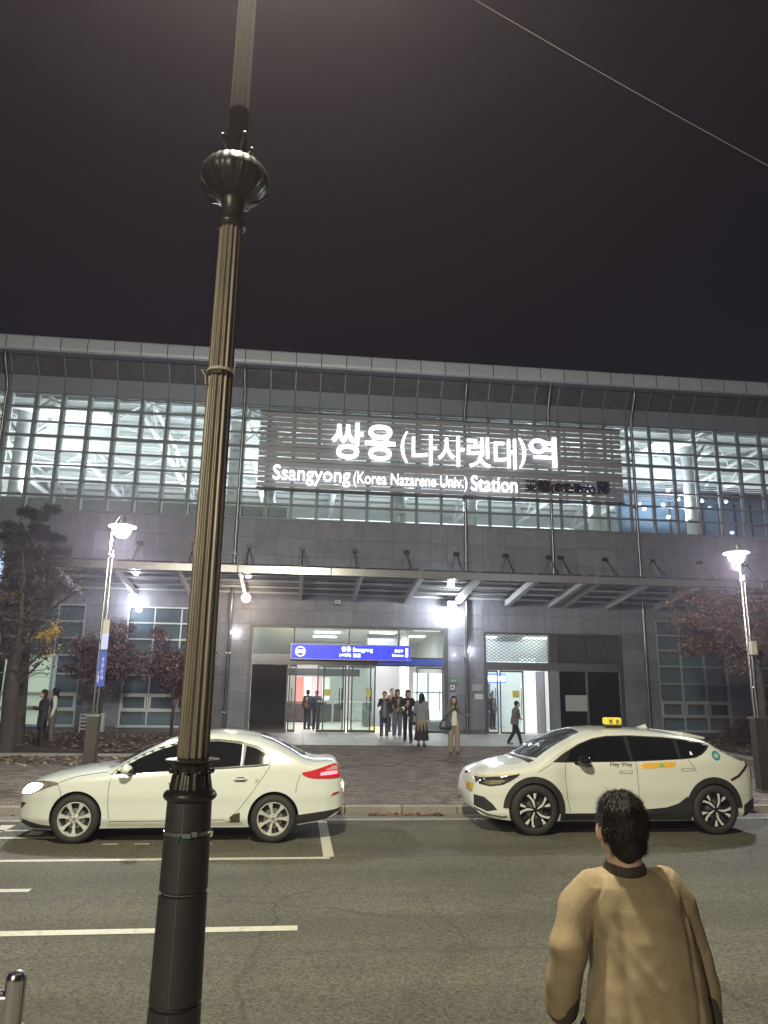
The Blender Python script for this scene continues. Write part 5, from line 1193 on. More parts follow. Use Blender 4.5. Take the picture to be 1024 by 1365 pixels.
# floor under wheel arches
for wx in (0, 2.70):
    for sd in (-1, 1): wheel(T1, wx, sd*.90 if sd < 0 else .90, .318, .222, 7, sd, rot=.25 if wx == 0 else .9)
sw = [(.46,.905),(.60,1.02),(.80,1.13),(1.04,1.235),(1.27,1.305),(1.55,1.345),(1.85,1.355),(2.16,1.33),(2.42,1.265),(2.56,1.19),(2.62,1.10),(2.60,1.055),(2.45,1.038),(1.78,.992),(1.10,.945),(.75,.922)]
for side in (-1, 1):
    decal(sed, "window_surround", [(.42,.895),(.58,1.03),(.79,1.15),(1.03,1.255),(1.27,1.325),(1.55,1.367),(1.85,1.377),(2.17,1.352),(2.44,1.285),(2.59,1.20),(2.65,1.10),(2.63,1.045),(2.45,1.022),(1.78,.976),(1.10,.928),(.75,.905)], M_["black"], T1, .002, .01, side)
    fw_ = [(.50,.915),(.60,1.00),(.80,1.115),(1.04,1.22),(1.27,1.29),(1.42,1.315),(1.46,.965),(1.10,.945),(.75,.922)]
    rw_ = [(1.53,.972),(1.50,1.325),(1.85,1.342),(2.10,1.322),(2.22,1.30),(2.20,1.025),(1.78,.992)]
    qw_ = [(2.25,1.03),(2.27,1.29),(2.42,1.25),(2.55,1.18),(2.60,1.10),(2.585,1.058),(2.45,1.042)]
    for pl_, nm in ((fw_,"window"),(rw_,"window"),(qw_,"quarter_window")): decal(sed, nm, pl_, M_TINT, T1, .0055, .01, side, .06)
    decal(sed, "window_bar", [(2.21,1.02),(2.21,1.31),(2.23,1.305),(2.23,1.02)], M_["alu"], T1, .008, .01, side)
    decal(sed, "belt_trim", strip([(.46,.893),(.75,.905),(1.10,.928),(1.78,.974),(2.45,1.02),(2.60,1.04)], .012), M_CHROME, T1, .006, .012, side)
    for pts in ([(.45,.885),(.425,.80),(.42,.66),(.43,.45),(.46,.29)], [(.46,.285),(1.3,.292),(2.06,.305)], [(2.63,1.03),(2.56,.92),(2.44,.74),(2.31,.56),(2.20,.42),(2.06,.305)], [(1.44,.955),(1.47,.80),(1.475,.55),(1.46,.295)]):
        decal(sed, "door_seam", strip(pts, .007), M_SEAMC, T1, .0008, .01, side, .04)
    decal(sed, "hood_seam", strip([(-.26,.79),(-.05,.865),(.2,.905),(.38,.93)], .007), M_SEAMC, T1, .0008, .01, side, .04)
    decal(sed, "bumper_seam", strip([(-.27,.755),(-.22,.66),(-.215,.60)], .007), M_SEAMC, T1, .0008, .01, side, .04)
    decal(sed, "bumper_seam", strip([(3.06,.90),(3.02,.80),(3.0,.66)], .007), M_SEAMC, T1, .0008, .01, side, .04)
    decal(sed, "rear_bumper_trim", [(3.02,.24),(3.02,.36),(3.3,.39),(3.58,.42),(3.66,.44),(3.63,.40),(3.45,.30)], M_BP, T1, .006, .02, side, .05)
    decal(sed, "front_lip", [(-.79,.24),(-.76,.29),(-.5,.235),(-.34,.22),(-.33,.175),(-.6,.18)], M_BP, T1, .006, .02, side, .05)
    decal(sed, "fog_recess", [(-.83,.50),(-.76,.51),(-.72,.50),(-.80,.42)], M_BP, T1, .003, .02, side, .03)
    decal(sed, "fuel_flap" if side > 0 else "side_marker", [(2.42,.80),(2.47,.80),(2.475,.85),(2.43,.85)], mat("grey_marker", (.4,.4,.38), .4), T1, .003, .01, side, .03)
    decal(sed, "tail_light", [(3.06,.93),(3.20,.955),(3.38,1.0),(3.52,1.035),(3.60,1.03),(3.62,.97),(3.64,.86),(3.50,.845),(3.25,.85),(3.13,.88)], mat("tail_red", (.42,.015,.02), .12, emit=(1,.03,.05), estr=.16, coat=1), T1, .010, .02, side, .04, rp=.02)
    decal(sed, "tail_lamp_core", [(3.34,.89),(3.50,.90),(3.59,.91),(3.58,.95),(3.46,.95),(3.35,.93)], emis("tail_glow", (1,.10,.12), 5), T1, .013, .004, side, .04)
    decal(sed, "tail_clear", [(3.40,.965),(3.52,1.01),(3.585,1.01),(3.59,.965)], mat("clear_red_lens", (.45,.30,.28), .2), T1, .013, .004, side, .04)
    decal(sed, "rear_reflector", [(3.50,.60),(3.62,.63),(3.64,.655),(3.55,.65)], mat("reflector_red", (.3,.03,.02), .3), T1, .004, .01, side, .03)
    decal(sed, "plate_lamp_glow", [(3.655,.78),(3.69,.74),(3.70,.68),(3.675,.70)], emis("warm_tail_glow", (1,.75,.35), 4), T1, .004, .01, side, .03) if side < 0 else None
    h = [(-.83,.60),(-.80,.68),(-.74,.745),(-.66,.775),(-.52,.795),(-.36,.797),(-.26,.785),(-.26,.765),(-.38,.735),(-.52,.675),(-.66,.625)]
    decal(sed, "headlight", h, mat("headlight_lens", (.42,.38,.34), .08, var=.5, scale=14, metal=.6, coat=1), T1, .006, .02, side, .04, rp=.02)
    decal(sed, "headlight_core", [(-.82,.62),(-.79,.71),(-.68,.755),(-.48,.765),(-.50,.71),(-.62,.65),(-.72,.625)], emis("headlight_glow", (1,.88,.72), 14), T1, .009, .004, side, .04, rp=.02)
    # mirrors and handles
    q = MB(); q.ell((.66, side*1.0, .975), (.085,.10,.065), 16); mo = q.build("mirror", PW, T1, 180)
    MB().tube([(.60, side*.86, .915),(.63, side*.93, .93)], .02, 8).build("mirror_arm", M_BP, mo); MB().ell((.685, side*1.0, .965), (.07,.085,.045), 14).build("mirror_base", M_["black"], mo, 180)
    for hx, hz in ((1.32,.80),(2.22,.845)):
        w_ = sed.w(hx, hz); MB().tube([(hx-.09, side*(w_+.0), hz),(hx-.07, side*(w_+.03), hz),(hx+.07, side*(w_+.03), hz+.003),(hx+.09, side*(w_), hz+.003)], .012, 8).build("door_handle", PW, T1, 60)
        decal(sed, "handle_recess", rnd_poly([(hx-.07,hz-.03),(hx+.07,hz-.03),(hx+.07,hz+.03),(hx-.07,hz+.03)], .02, 2), mat("handle_shadow_gap", (.12,.12,.11), .5), T1, .0008, .005, side, .04)  # shade of the handle recess painted as a flat grey patch
ws = [(.47,-.60),(.98,-.50),(1.12,-.44),(1.14,0),(1.12,.44),(.98,.50),(.47,.60),(.42,.3),(.40,0),(.42,-.3)]
topdecal(sed, "windscreen", ws, M_WS, T1, .004); topdecal(sed, "rear_window", [(2.46,-.44),(3.02,-.56),(3.10,-.3),(3.12,0),(3.10,.3),(3.02,.56),(2.46,.44),(2.42,0)], M_WS, T1, .004)
topdecal(sed, "scuttle", [(.33,-.66),(.42,-.64),(.39,-.3),(.37,0),(.39,.3),(.42,.64),(.33,.66),(.30,0)], M_BP, T1, .003)
for a, b in (((.36,-.35),(.86,-.42)),((.38,.25),(.8,.1))):
    q = MB(); q.tube([(a[0]+(b[0]-a[0])*t, a[1]+(b[1]-a[1])*t, sed.zs(a[0]+(b[0]-a[0])*t, a[1]+(b[1]-a[1])*t)+.015) for t in (0,.25,.5,.75,1)], .007, 6); q.build("wiper", M_["black"], T1)
topdecal(sed, "boot_seam", strip([(3.17,-.60),(3.3,-.66),(3.55,-.62)], .007), M_SEAMC, T1, .0006, .01); topdecal(sed, "roof_seam", strip([(1.2,-.50),(1.8,-.53),(2.4,-.50)], .008), M_SEAMC, T1, .0006, .01)
for sd in (-1, 1): pass
q = MB(); q.b2((-.80,-.30,.40),(-.905,.30,.50)); q.build("grille", M_["black"], T1); MB().b2((3.66,-.26,.60),(3.722,.26,.72)).build("number_plate", M_["white"], T1)
decal(sed, "bare_patch", [(2.10,.27),(2.24,.27),(2.235,.40),(2.16,.38),(2.09,.33)], mat("brown_primer_patch", (.045,.03,.02), .8, var=.4, scale=20), T1, .003, .01, -1, .04)
decal(sed, "torn_trim", [(2.02,.30),(2.09,.335),(2.11,.30),(2.06,.272)], mat("torn_white_trim", (.5,.5,.46), .7), T1, .006, .01, -1, .03)
decal(sed, "skirt_trim", strip([(.44,.235),(1.3,.235),(2.28,.25)], .05), mat("skirt_cream", (.45,.45,.40), .5), T1, .001, .01, -1)
lamp("headlight_beam", 'SPOT', (-.98,-.62,.66), 260, (1,.93,.8), .06, T1, (R(88),0,R(96)), 75, .6); lamp("headlight_beam", 'SPOT', (-.98,.62,.66), 260, (1,.93,.8), .06, T1, (R(88),0,R(84)), 75, .6)
# ------------------------------------------------------------ TAXI CROSSOVER (0 front axle, 2.90 rear axle)
tx = Car(
 top=[(-.90,.56),(-.89,.70),(-.86,.79),(-.78,.86),(-.60,.94),(-.35,1.01),(-.05,1.065),(.05,1.085),(.30,1.24),(.55,1.37),(.80,1.475),(1.05,1.535),(1.35,1.56),(1.7,1.56),(2.1,1.54),(2.5,1.495),(2.8,1.44),(2.95,1.40),(3.10,1.31),(3.35,1.19),(3.50,1.12),(3.62,1.08),(3.68,1.03),(3.72,.88),(3.745,.70),(3.75,.56)],
 bottom=[(-.90,.50),(-.88,.36),(-.80,.27),(-.55,.22),(-.3,.20),(.5,.20),(1.5,.20),(2.4,.20),(3.1,.23),(3.5,.28),(3.68,.36),(3.735,.46),(3.75,.53)],
 plan=[(-.90,.46),(-.87,.58),(-.80,.70),(-.65,.80),(-.45,.88),(-.2,.925),(.1,.938),(.8,.935),(1.5,.93),(2.2,.935),(2.8,.94),(3.1,.925),(3.35,.885),(3.55,.82),(3.68,.72),(3.75,.56)],
 belt=[(-.9,.80),(-.3,.90),(.2,1.00),(.5,1.04),(1.6,1.065),(2.4,1.10),(2.9,1.14),(3.3,1.06),(3.7,1.0)], tumble=.40,
 cap=[(-.9,.10),(-.5,.17),(0,.16),(.4,.15),(.9,.14),(1.6,.12),(2.5,.12),(3.0,.12),(3.4,.10),(3.74,.10)], n=2.5)
T2c = thing("taxi", "white electric crossover taxi with yellow roof sign parked nose-left near the kerb", "car", (3.655, 11.5+.93, 0), 0)
car_body(tx, T2c, PW2, (0, 2.90), .392, .372)
for wx in (0, 2.90):
    for sd in (-1, 1): wheel(T2c, wx, sd*.935 if sd < 0 else .935, .366, .255, 5, sd, rot=.45 if wx == 0 else 1.0)
for side in (-1, 1):
    gl = [(.30,1.055),(.50,1.185),(.75,1.315),(1.0,1.405),(1.25,1.445),(1.65,1.455),(2.15,1.435),(2.6,1.39),(2.84,1.345),(2.90,1.31),(2.86,1.26),(2.76,1.185),(2.62,1.13),(2.4,1.108),(2.13,1.095),(1.61,1.07),(1.0,1.06),(.5,1.05)]
    decal(tx, "window_surround", gl, M_["black"], T2c, .003, .012, side, .05)
    for pl_ in ([(.52,1.07),(.62,1.225),(.80,1.32),(1.0,1.385),(1.25,1.428),(1.52,1.437),(1.55,1.078),(1.0,1.072)], [(1.60,1.08),(1.585,1.438),(2.10,1.42),(2.32,1.40),(2.34,1.115),(2.13,1.105)], [(2.39,1.12),(2.38,1.395),(2.6,1.37),(2.80,1.33),(2.85,1.30),(2.80,1.24),(2.70,1.17),(2.60,1.14)]): decal(tx, "window", pl_, M_TINT, T2c, .0065, .01, side, .06)
    for (cx, a0, a1) in ((0,-8,178),(2.90,2,188)):
        decal(tx, "arch_cladding", arc(cx, .372, .385, .475, a0, a1), M_BP, T2c, .010, .03, side, .05)
    decal(tx, "side_skirt", [(.40,.215),(.40,.315),(.9,.315),(1.3,.335),(1.8,.375),(2.1,.40),(2.30,.46),(2.44,.56),(2.52,.40),(2.50,.215)], M_BP, T2c, .012, .03, side, .05)
    decal(tx, "skirt_blade", strip([(.46,.29),(1.2,.285),(1.9,.30),(2.3,.36)], .02), M_["black"], T2c, .020, .02, side, .05)
    decal(tx, "rear_bumper_trim", [(3.40,.25),(3.42,.42),(3.56,.49),(3.70,.52),(3.735,.50),(3.68,.38)], M_BP, T2c, .008, .02, side, .05)
    decal(tx, "front_intake", [(-.86,.55),(-.74,.53),(-.63,.44),(-.56,.355),(-.70,.325),(-.86,.39)], M_BP, T2c, .006, .02, side, .04)
    decal(tx, "front_blade", strip([(-.86,.36),(-.70,.29),(-.50,.262),(-.42,.27)], .022), M_CHROME, T2c, .014, .02, side, .04)
    for pts in ([(.50,1.045),(.49,.85),(.50,.68),(.52,.50),(.56,.33)], [(1.645,1.06),(1.655,.8),(1.66,.55),(1.65,.37)], [(2.50,1.11),(2.58,1.0),(2.62,.92)], [(.30,1.04),(.12,.94),(.05,.90)]):
        decal(tx, "door_seam", strip(pts, .007), M_SEAMC, T2c, .0008, .01, side, .04)
    for hx, hz in ((1.47,.915),(2.48,.955)):
        decal(tx, "door_handle", rnd_poly([(hx-.10,hz-.018),(hx+.10,hz-.012),(hx+.10,hz+.018),(hx-.10,hz+.012)], .015, 1), PW2, T2c, .004, .01, side, .05); decal(tx, "handle_gap", rnd_poly([(hx-.108,hz-.026),(hx+.108,hz-.020),(hx+.108,hz+.024),(hx-.108,hz+.018)], .015, 1), M_SEAMC, T2c, .0008, .01, side, .05)
    h = [(-.84,.72),(-.82,.80),(-.62,.825),(-.42,.85),(-.22,.88),(-.24,.855),(-.36,.78),(-.48,.72),(-.66,.69)]
    decal(tx, "headlight", h, mat("dark_headlight_lens", (.03,.03,.035), .06, coat=1), T2c, .005, .02, side, .04)
    decal(tx, "headlight_core", [(-.76,.735),(-.70,.775),(-.50,.795),(-.42,.785),(-.52,.735),(-.66,.715)], mat("headlight_reflector", (.55,.50,.42), .15, .9, var=.5, scale=25), T2c, .008, .004, side, .03)
    decal(tx, "daytime_light", strip([(-.82,.815),(-.60,.84),(-.40,.868),(-.22,.895)], .016), mat("amber_clear", (.5,.4,.22), .2), T2c, .008, .004, side, .03)
    decal(tx, "grille_band", [(-.88,.80),(-.875,.835),(-.82,.845),(-.83,.80)], M_["black"], T2c, .004, .01, side, .03)
    decal(tx, "tail_light", strip([(3.20,.80),(3.34,.86),(3.46,.95),(3.56,1.045),(3.64,1.075)], .034), mat("tail_dark_red", (.06,.006,.008), .15, coat=1), T2c, .008, .01, side, .04)
    decal(tx, "tail_lens", [(3.60,.98),(3.66,1.03),(3.69,.95),(3.71,.80),(3.66,.74),(3.60,.84)], mat("smoky_lens", (.28,.28,.27), .2), T2c, .006, .01, side, .04)
    decal(tx, "rear_pillar_trim", [(2.94,1.315),(2.97,1.375),(3.12,1.28),(3.36,1.17),(3.52,1.09),(3.46,1.085),(3.30,1.13),(3.10,1.22)], M_["black"], T2c, .004, .01, side, .05)
    q = MB(); q.ell((.76, side*1.06, 1.10), (.10,.11,.07), 16); mo = q.build("mirror", M_TINT, T2c, 180); MB().ell((.775, side*1.06, 1.088), (.09,.105,.06), 16).build("mirror_base", M_["black"], mo, 180); MB().tube([(.66, side*.90, 1.04),(.73, side*1.0, 1.06)], .028, 8).build("mirror_arm", M_["black"], mo)
topdecal(tx, "windscreen", [(.12,-.68),(.70,-.56),(.90,-.50),(.95,0),(.90,.50),(.70,.56),(.12,.68),(.06,.35),(.04,0),(.06,-.35)], M_WS, T2c, .004)
topdecal(tx, "rear_window", [(3.02,-.50),(3.38,-.58),(3.42,0),(3.38,.58),(3.02,.50),(2.99,0)], M_WS, T2c, .004)
topdecal(tx, "scuttle", [(-.03,-.72),(.07,-.70),(.02,-.3),(.0,0),(.02,.3),(.07,.70),(-.03,.72),(-.07,0)], M_BP, T2c, .003)
for a, b in (((.04,-.35),(.62,-.46)),((.04,.30),(.5,.1))):
    q = MB(); q.tube([(a[0]+(b[0]-a[0])*t, a[1]+(b[1]-a[1])*t, tx.zs(a[0]+(b[0]-a[0])*t, a[1]+(b[1]-a[1])*t)+.015) for t in (0,.25,.5,.75,1)], .007, 6); q.build("wiper", M_["black"], T2c)
for pts in ([(-.80,-.50),(-.5,-.58),(-.1,-.62)], [(-.80,-.2),(-.4,-.26),(-.05,-.34)]): topdecal(tx, "hood_seam", strip(pts, .006), M_SEAMC, T2c, .0004, .008)
q = MB(); q.add([(2.62,-.60,1.50),(3.02,-.56,1.425),(3.02,.56,1.425),(2.62,.60,1.50),(2.62,-.58,1.45),(3.0,-.54,1.39),(3.0,.54,1.39),(2.62,.58,1.45)], [(0,1,2,3),(7,6,5,4),(0,4,5,1),(1,5,6,2),(2,6,7,3),(3,7,4,0)]); q.build("spoiler", PW2, T2c, 30)
q = MB(); q.add([(2.10,-.02,1.545),(2.10,.02,1.545),(2.30,.02,1.525),(2.30,-.02,1.525),(2.27,-.004,1.60),(2.27,.004,1.60)], [(0,1,5,4),(1,2,5),(0,4,3),(3,4,5,2)]); q.build("shark_fin", PW2, T2c, 60)
# roof sign
M_TY = mat("taxi_sign_yellow", (.70,.55,.05), .45, emit=(1,.75,.08), estr=.18)
b_ = (1.53, -.0, 1.57)
ts = bpy.data.objects.new("roof_sign", None); COL.objects.link(ts); ts.parent = T2c; ts.location = b_
link("sign_box", bev_cube(M_TY, "tsg", (.275,.16,.115), .02), None, ts, (0,-.36,.085)); MB().b2((-.13,-.42,-.02),(.13,-.30,.025)).build("sign_foot", M_["black"], ts)
lettering("천", M_["black"], ts, -.085, .05, .055, .065, -.446, .004, .03, whole=True); lettering("안", M_["black"], ts, .03, .05, .055, .065, -.446, .004, .03, whole=True)
# side graphics
M_OR = mat("orange_decal", (.72,.40,.06), .4, var=.05)
decal(tx, "orange_stripe", [(1.69,1.005),(1.76,1.05),(2.30,1.075),(2.27,1.0),(2.15,.985),(1.78,.968)], M_OR, T2c, .0022, .003, -1, .06)
decal(tx, "stripe_mark", [(2.02,.99),(2.10,.995),(2.10,1.05),(2.02,1.045)], mat("green_decal", (.18,.42,.16), .4), T2c, .004, .003, -1, .05)
decal(tx, "stripe_chevron", [(1.67,1.01),(1.75,1.055),(1.79,1.055),(1.72,1.01),(1.79,.968),(1.75,.968)], mat("pale_orange_decal", (.75,.55,.22), .4), T2c, .0042, .003, -1, .05)
circ = lambda cx, cz, r, n=24, kx=1: [(cx+r*kx*math.cos(2*math.pi*i/n), cz+r*math.sin(2*math.pi*i/n)) for i in range(n)]
decal(tx, "round_badge", circ(2.985,1.165,.072), mat("blue_badge", (.02,.14,.42), .4), T2c, .003, .003, -1, .05); decal(tx, "badge_centre", circ(2.985,1.165,.05), mat("teal_badge", (.08,.35,.38), .4), T2c, .005, .003, -1, .05)
decal(tx, "badge_mark", [(2.95,1.165),(2.975,1.195),(2.99,1.17),(3.02,1.185),(3.015,1.15),(2.985,1.15),(2.96,1.135)], mat("yellow_badge", (.7,.55,.05), .4), T2c, .007, .003, -1, .05)
decal(tx, "window_sticker", [(2.55,1.17),(2.59,1.17),(2.585,1.215),(2.555,1.225)], M_["white"], T2c, .010, .004, -1, .05)
for o in lettering("Hey Way", M_["black"], T2c, 1.22, .985, .36, .075, 0, .003, .02):
    for v in o.data.vertices: v.co.y = -(tx.w(v.co.x, v.co.z)+.003)+v.co.y*.0
MB().b2((-.90,-.26,.60),(-.925,.26,.72)).build("number_plate", M_TY, T2c) if False else MB().b2((-.84,-.52,.60),(-.905,-.20,.70)).build("number_plate", mat("plate_yellow", (.55,.38,.05), .5, col2=(.25,.17,.03), scale=40), T2c)
MB().b2((3.70,-.26,.70),(3.762,.26,.82)).build("number_plate", M_["white"], T2c)
# ================================================================== PEOPLE
def caps(mb, a, b, ra, rb, n=12, flat=1.0):
    """tapered capsule with round ends"""
    a = Vector(a); b = Vector(b); d = (b-a).normalized(); pts = []; rs = []
    for k in range(4): t = math.pi/2*(1-k/4); pts.append(a-d*ra*math.sin(t)); rs.append(max(.001, ra*math.cos(t)))
    pts.append(a); rs.append(ra); pts.append(b); rs.append(rb)
    for k in range(1, 5): t = math.pi/2*k/4; pts.append(b+d*rb*math.sin(t)); rs.append(max(.001, rb*math.cos(t)))
    mb.tube(pts, rs, n)
def chain(mb, pts, rs, n=12):
    for i in range(len(pts)-1): caps(mb, pts[i], pts[i+1], rs[i], rs[i+1], n)
def rings(mb, rows, n=28, cap=True):
    """rows: (cx, cy, z, rx, ry)"""
    vs = []; fs = []
    for (cx, cy, z, rx, ry) in rows:
        for k in range(n):
            a = 2*math.pi*k/n; ca, sa = math.cos(a), math.sin(a); e = .85
            vs.append((cx+rx*math.copysign(abs(ca)**e, ca), cy+ry*math.copysign(abs(sa)**e, sa), z))
    for i in range(len(rows)-1):
        for k in range(n): k2 = (k+1) % n; fs.append((i*n+k, i*n+k2, (i+1)*n+k2, (i+1)*n+k))
    fs.append(tuple(range(n))[::-1]); fs.append(tuple(range((len(rows)-1)*n, len(rows)*n)))
    return mb.add(vs, fs)
def remesh(mb, name, m, parent, vox, smooth=2, disp=None, mats=None):
    me = mb.mesh("tmp"); o = bpy.data.objects.new("tmp", me); COL.objects.link(o)
    md = o.modifiers.new("r", 'REMESH'); md.mode = 'VOXEL'; md.voxel_size = vox; md.use_smooth_shade = True
    if smooth: s_ = o.modifiers.new("s", 'SMOOTH'); s_.factor = .5; s_.iterations = smooth
    dg = bpy.context.evaluated_depsgraph_get(); dg.update(); out = bpy.data.meshes.new_from_object(o.evaluated_get(dg)); bpy.data.objects.remove(o); bpy.data.meshes.remove(me)
    if disp:
        nn = [v.normal.copy() for v in out.vertices]
        for v, n_ in zip(out.vertices, nn): v.co += n_*disp(v.co)
    out.polygons.foreach_set("use_smooth", [True]*len(out.polygons)); out.materials.clear(); out.materials.append(m); out.name = name
    return link(name, out, None, parent)
SKIN = mat("skin", (.42,.27,.20), .5, var=.08, scale=8)
def cloth(name, col, var=.15, rough=.85): return mat("cloth_"+name, col, rough, var=var, scale=25, bump=.2, bscale=120)
HAIR = mat("black_hair", (.010,.008,.007), .6, spec=.25, var=.4, scale=40, stretch=(1,1,.2))
def person(px, py, H, label, yaw=0, pose=None, wear=None, vox=.011, Y=None, group=None, coat_vox=None):
    """stands with feet at the pixel, faces -Y when yaw is 0; pose overrides joints (x to the person's left is +X)"""
    if Y is None: p = on_plaza(px, py)
    else: q_ = unproj(px, py, Y); p = Vector((q_.x, Y, gz(Y) if Y < 28 else .5))
    T = thing("person", label, "person", p, R(yaw), group); s = H/1.70; J = dict(
        aL=(.10,.02,.075), aR=(-.10,.02,.075), kL=(.10,-.01,.48), kR=(-.10,-.01,.48), hL=(.095,0,.90), hR=(-.095,0,.90), pel=(0,0,.95), wst=(0,.0,1.10), chs=(0,.0,1.30), nk=(0,.01,1.45), hd=(0,-.015,1.585),
        sL=(.150,.01,1.40), sR=(-.150,.01,1.40), eL=(.22,.04,1.13), eR=(-.22,.04,1.13), wL=(.22,-.03,.89), wR=(-.22,-.03,.89), tL=(0,-1,-.15), tR=(0,-1,-.15), hdir=(0,-1,0))
    J.update(pose or {}); J = {k: Vector(v)*(s if k not in ('tL','tR','hdir') else 1) for k, v in J.items()}
    W = dict(coat='#', legs='trousers', coatc=(.03,.03,.03), legc=(.03,.03,.035), shoe=(.03,.03,.03), hem=.72, bulk=.88, hair='short', haircol=HAIR, flare=1.0, legw=1.0, skin=SKIN); W.update(wear or {})
    # body: one continuous surface
    b = MB(); hd = J['hd']; f = J['hdir'].normalized(); side = Vector((0,0,1)).cross(f).normalized()
    M3 = Matrix((side, -f, Vector((0,0,1)))).transposed()
    b.ell(hd, (.076*s,.095*s,.112*s), 20, M3); b.ell(hd+f*.03*s+Vector((0,0,-.05*s)), (.058*s,.07*s,.07*s), 16, M3)
    caps(b, hd+f*.085*s+Vector((0,0,.005*s)), hd+f*.105*s+Vector((0,0,-.02*s)), .010*s, .014*s, 8)
    for e in (1,-1): b.ell(hd+side*e*.076*s+Vector((0,0,-.005*s)), (.012*s,.02*s,.03*s), 8, M3)
    caps(b, J['nk']-Vector((0,0,.04*s)), hd-Vector((0,0,.06*s)), .058*s, .052*s)
    chain(b, [J['pel'], J['wst'], J['chs']], [.115*s,.10*s,.12*s]); caps(b, J['chs']+Vector((0,0,.03)), J['nk'], .09*s, .05*s)
    for S in 'LR':
        chain(b, [J['h'+S], J['k'+S], J['a'+S]], [.075*s,.052*s,.038*s]); chain(b, [J['chs']+(J['s'+S]-J['chs'])*.5, J['s'+S], J['e'+S], J['w'+S]], [.05*s,.048*s,.036*s,.027*s])
        a = J['a'+S]; caps(b, a+Vector((0,.03*s,-.04*s)), a+Vector((0,-.13*s,-.05*s)), .03*s, .028*s)
        # hand
        w = J['w'+S]; d = (w-J['e'+S]).normalized(); t = J['t'+S].normalized(); t = (t-d*t.dot(d)).normalized(); u = d.cross(t)
        palm = w+d*.05*s; caps(b, w, palm+d*.02*s, .024*s, .032*s)
        for k, L in enumerate((.062,.072,.067,.052)):
            o_ = u*(.024-.016*k)*s; p0 = palm+d*.025*s+o_; p1 = p0+d*L*.55*s+t*.006*s; p2 = p1+(d*.7+t*.75).normalized()*L*.5*s; chain(b, [p0, p1, p2], [.0085*s,.008*s,.007*s], 8)
        p0 = w+d*.02*s+u*.025*s; chain(b, [p0, p0+(u*.7+d*.6+t*.4)*.04*s, p0+(u*.3+d*.9+t*.6)*.07*s], [.011*s,.010*s,.008*s], 8)
    remesh(b, "body", W['skin'], T, vox*.75, 1)
    q = MB()
    for e in (1,-1): q.ell(hd+f*.088*s+side*e*.03*s+Vector((0,0,.012*s)), (.013*s,.008*s,.007*s), 8, M3)
    q.build("eyes", M_["black"], T); q = MB(); q.ell(hd+f*.093*s+Vector((0,0,-.055*s)), (.022*s,.008*s,.007*s), 8, M3); q.build("mouth", mat("lip", (.30,.11,.10), .5), T)
    # hair
    q = MB()
    if W['hair'] == 'short': q.ell(hd-f*.018*s+Vector((0,0,.032*s)), (.088*s,.10*s,.098*s), 18, M3); q.ell(hd-f*.045*s+Vector((0,0,-.02*s)), (.080*s,.065*s,.08*s), 14, M3)
    elif W['hair'] == 'bob': q.ell(hd-f*.018*s+Vector((0,0,.03*s)), (.095*s,.105*s,.105*s), 18, M3); q.ell(hd-f*.04*s+Vector((0,0,-.05*s)), (.10*s,.075*s,.10*s), 14, M3)
    elif W['hair'] == 'bun': q.ell(hd-f*.018*s+Vector((0,0,.03*s)), (.088*s,.10*s,.1*s), 18, M3); q.ell(hd-f*.10*s+Vector((0,0,.03*s)), (.045*s,.045*s,.045*s), 12)
    elif W['hair'] == 'long':
        q.ell(hd-f*.018*s+Vector((0,0,.03*s)), (.09*s,.105*s,.105*s), 18, M3)
        for e in (1,-1): chain(q, [hd+side*e*.07*s, hd+side*e*.085*s+f*.01*s+Vector((0,0,-.15*s)), hd+side*e*.09*s+f*.03*s+Vector((0,0,-.27*s))], [.035*s,.036*s,.02*s])
        chain(q, [hd-f*.06*s, hd-f*.08*s+Vector((0,0,-.18*s))], [.07*s,.06*s])
    elif W['hair'] == 'cap': q.ell(hd-f*.01*s+Vector((0,0,.04*s)), (.10*s,.115*s,.09*s), 18, M3)
    hr = remesh(q, "hair" if W['hair'] != 'cap' else "hat", W['haircol'], T, .010*s, 1, lambda c: .004*noise.noise(c*60))
    if W['hair'] in ('short','bob','long','bun'):      # keep the face clear of hair
        bm = bmesh.new(); bm.from_mesh(hr.data); dl = [v for v in bm.verts if (v.co-hd).dot(f) > .058*s and (v.co-hd).z < .045*s and abs((v.co-hd).dot(side)) < .066*s]; bmesh.ops.delete(bm, geom=dl, context='VERTS'); bm.to_mesh(hr.data); bm.free()
    # coat / top
    B_ = W['bulk']; hem = W['hem']*s; sh = J['chs']; q = MB()
    rows = []; hip = J['pel']
    zs_ = [(hem,.0),(hip.z,.3),(J['wst'].z,.6),(sh.z,.85),(sh.z+.075*s,1.0),(sh.z+.12*s,1.1)]
    rw = [.165*W['flare'],.165,.15,.19,.175,.10]; rd = [.125*W['flare'],.125,.112,.125,.105,.07]
    for (z, t), a_, c_ in zip(zs_, rw, rd):
        c = hip.lerp(sh, max(0, min(1, (z-hip.z)/(sh.z-hip.z)))) if z > hip.z else hip; rows.append((c.x, c.y, z, a_*B_*s, c_*B_*s))
    if hem > hip.z-.02*s: rows = rows[1:] if len(rows) > 5 else rows
    if hem > hip.z-.02*s: rows[0] = (rows[0][0], rows[0][1], hem, rows[0][3], rows[0][4])
    rings(q, rows)
    for S in 'LR': chain(q, [J['chs']+(J['s'+S]-J['chs'])*.55+Vector((0,0,.03*s)), J['s'+S]+Vector((0,0,-.01*s)), J['e'+S], J['w'+S]-(J['w'+S]-J['e'+S])*.06], [.075*s*B_,.068*s*B_,.054*s*B_,.043*s*B_])
    q.lathe([(.05*s,0),(.075*s,.03*s),(.07*s,.06*s),(.05*s,.05*s)], J['nk']-Vector((0,0,.05*s)), 16)
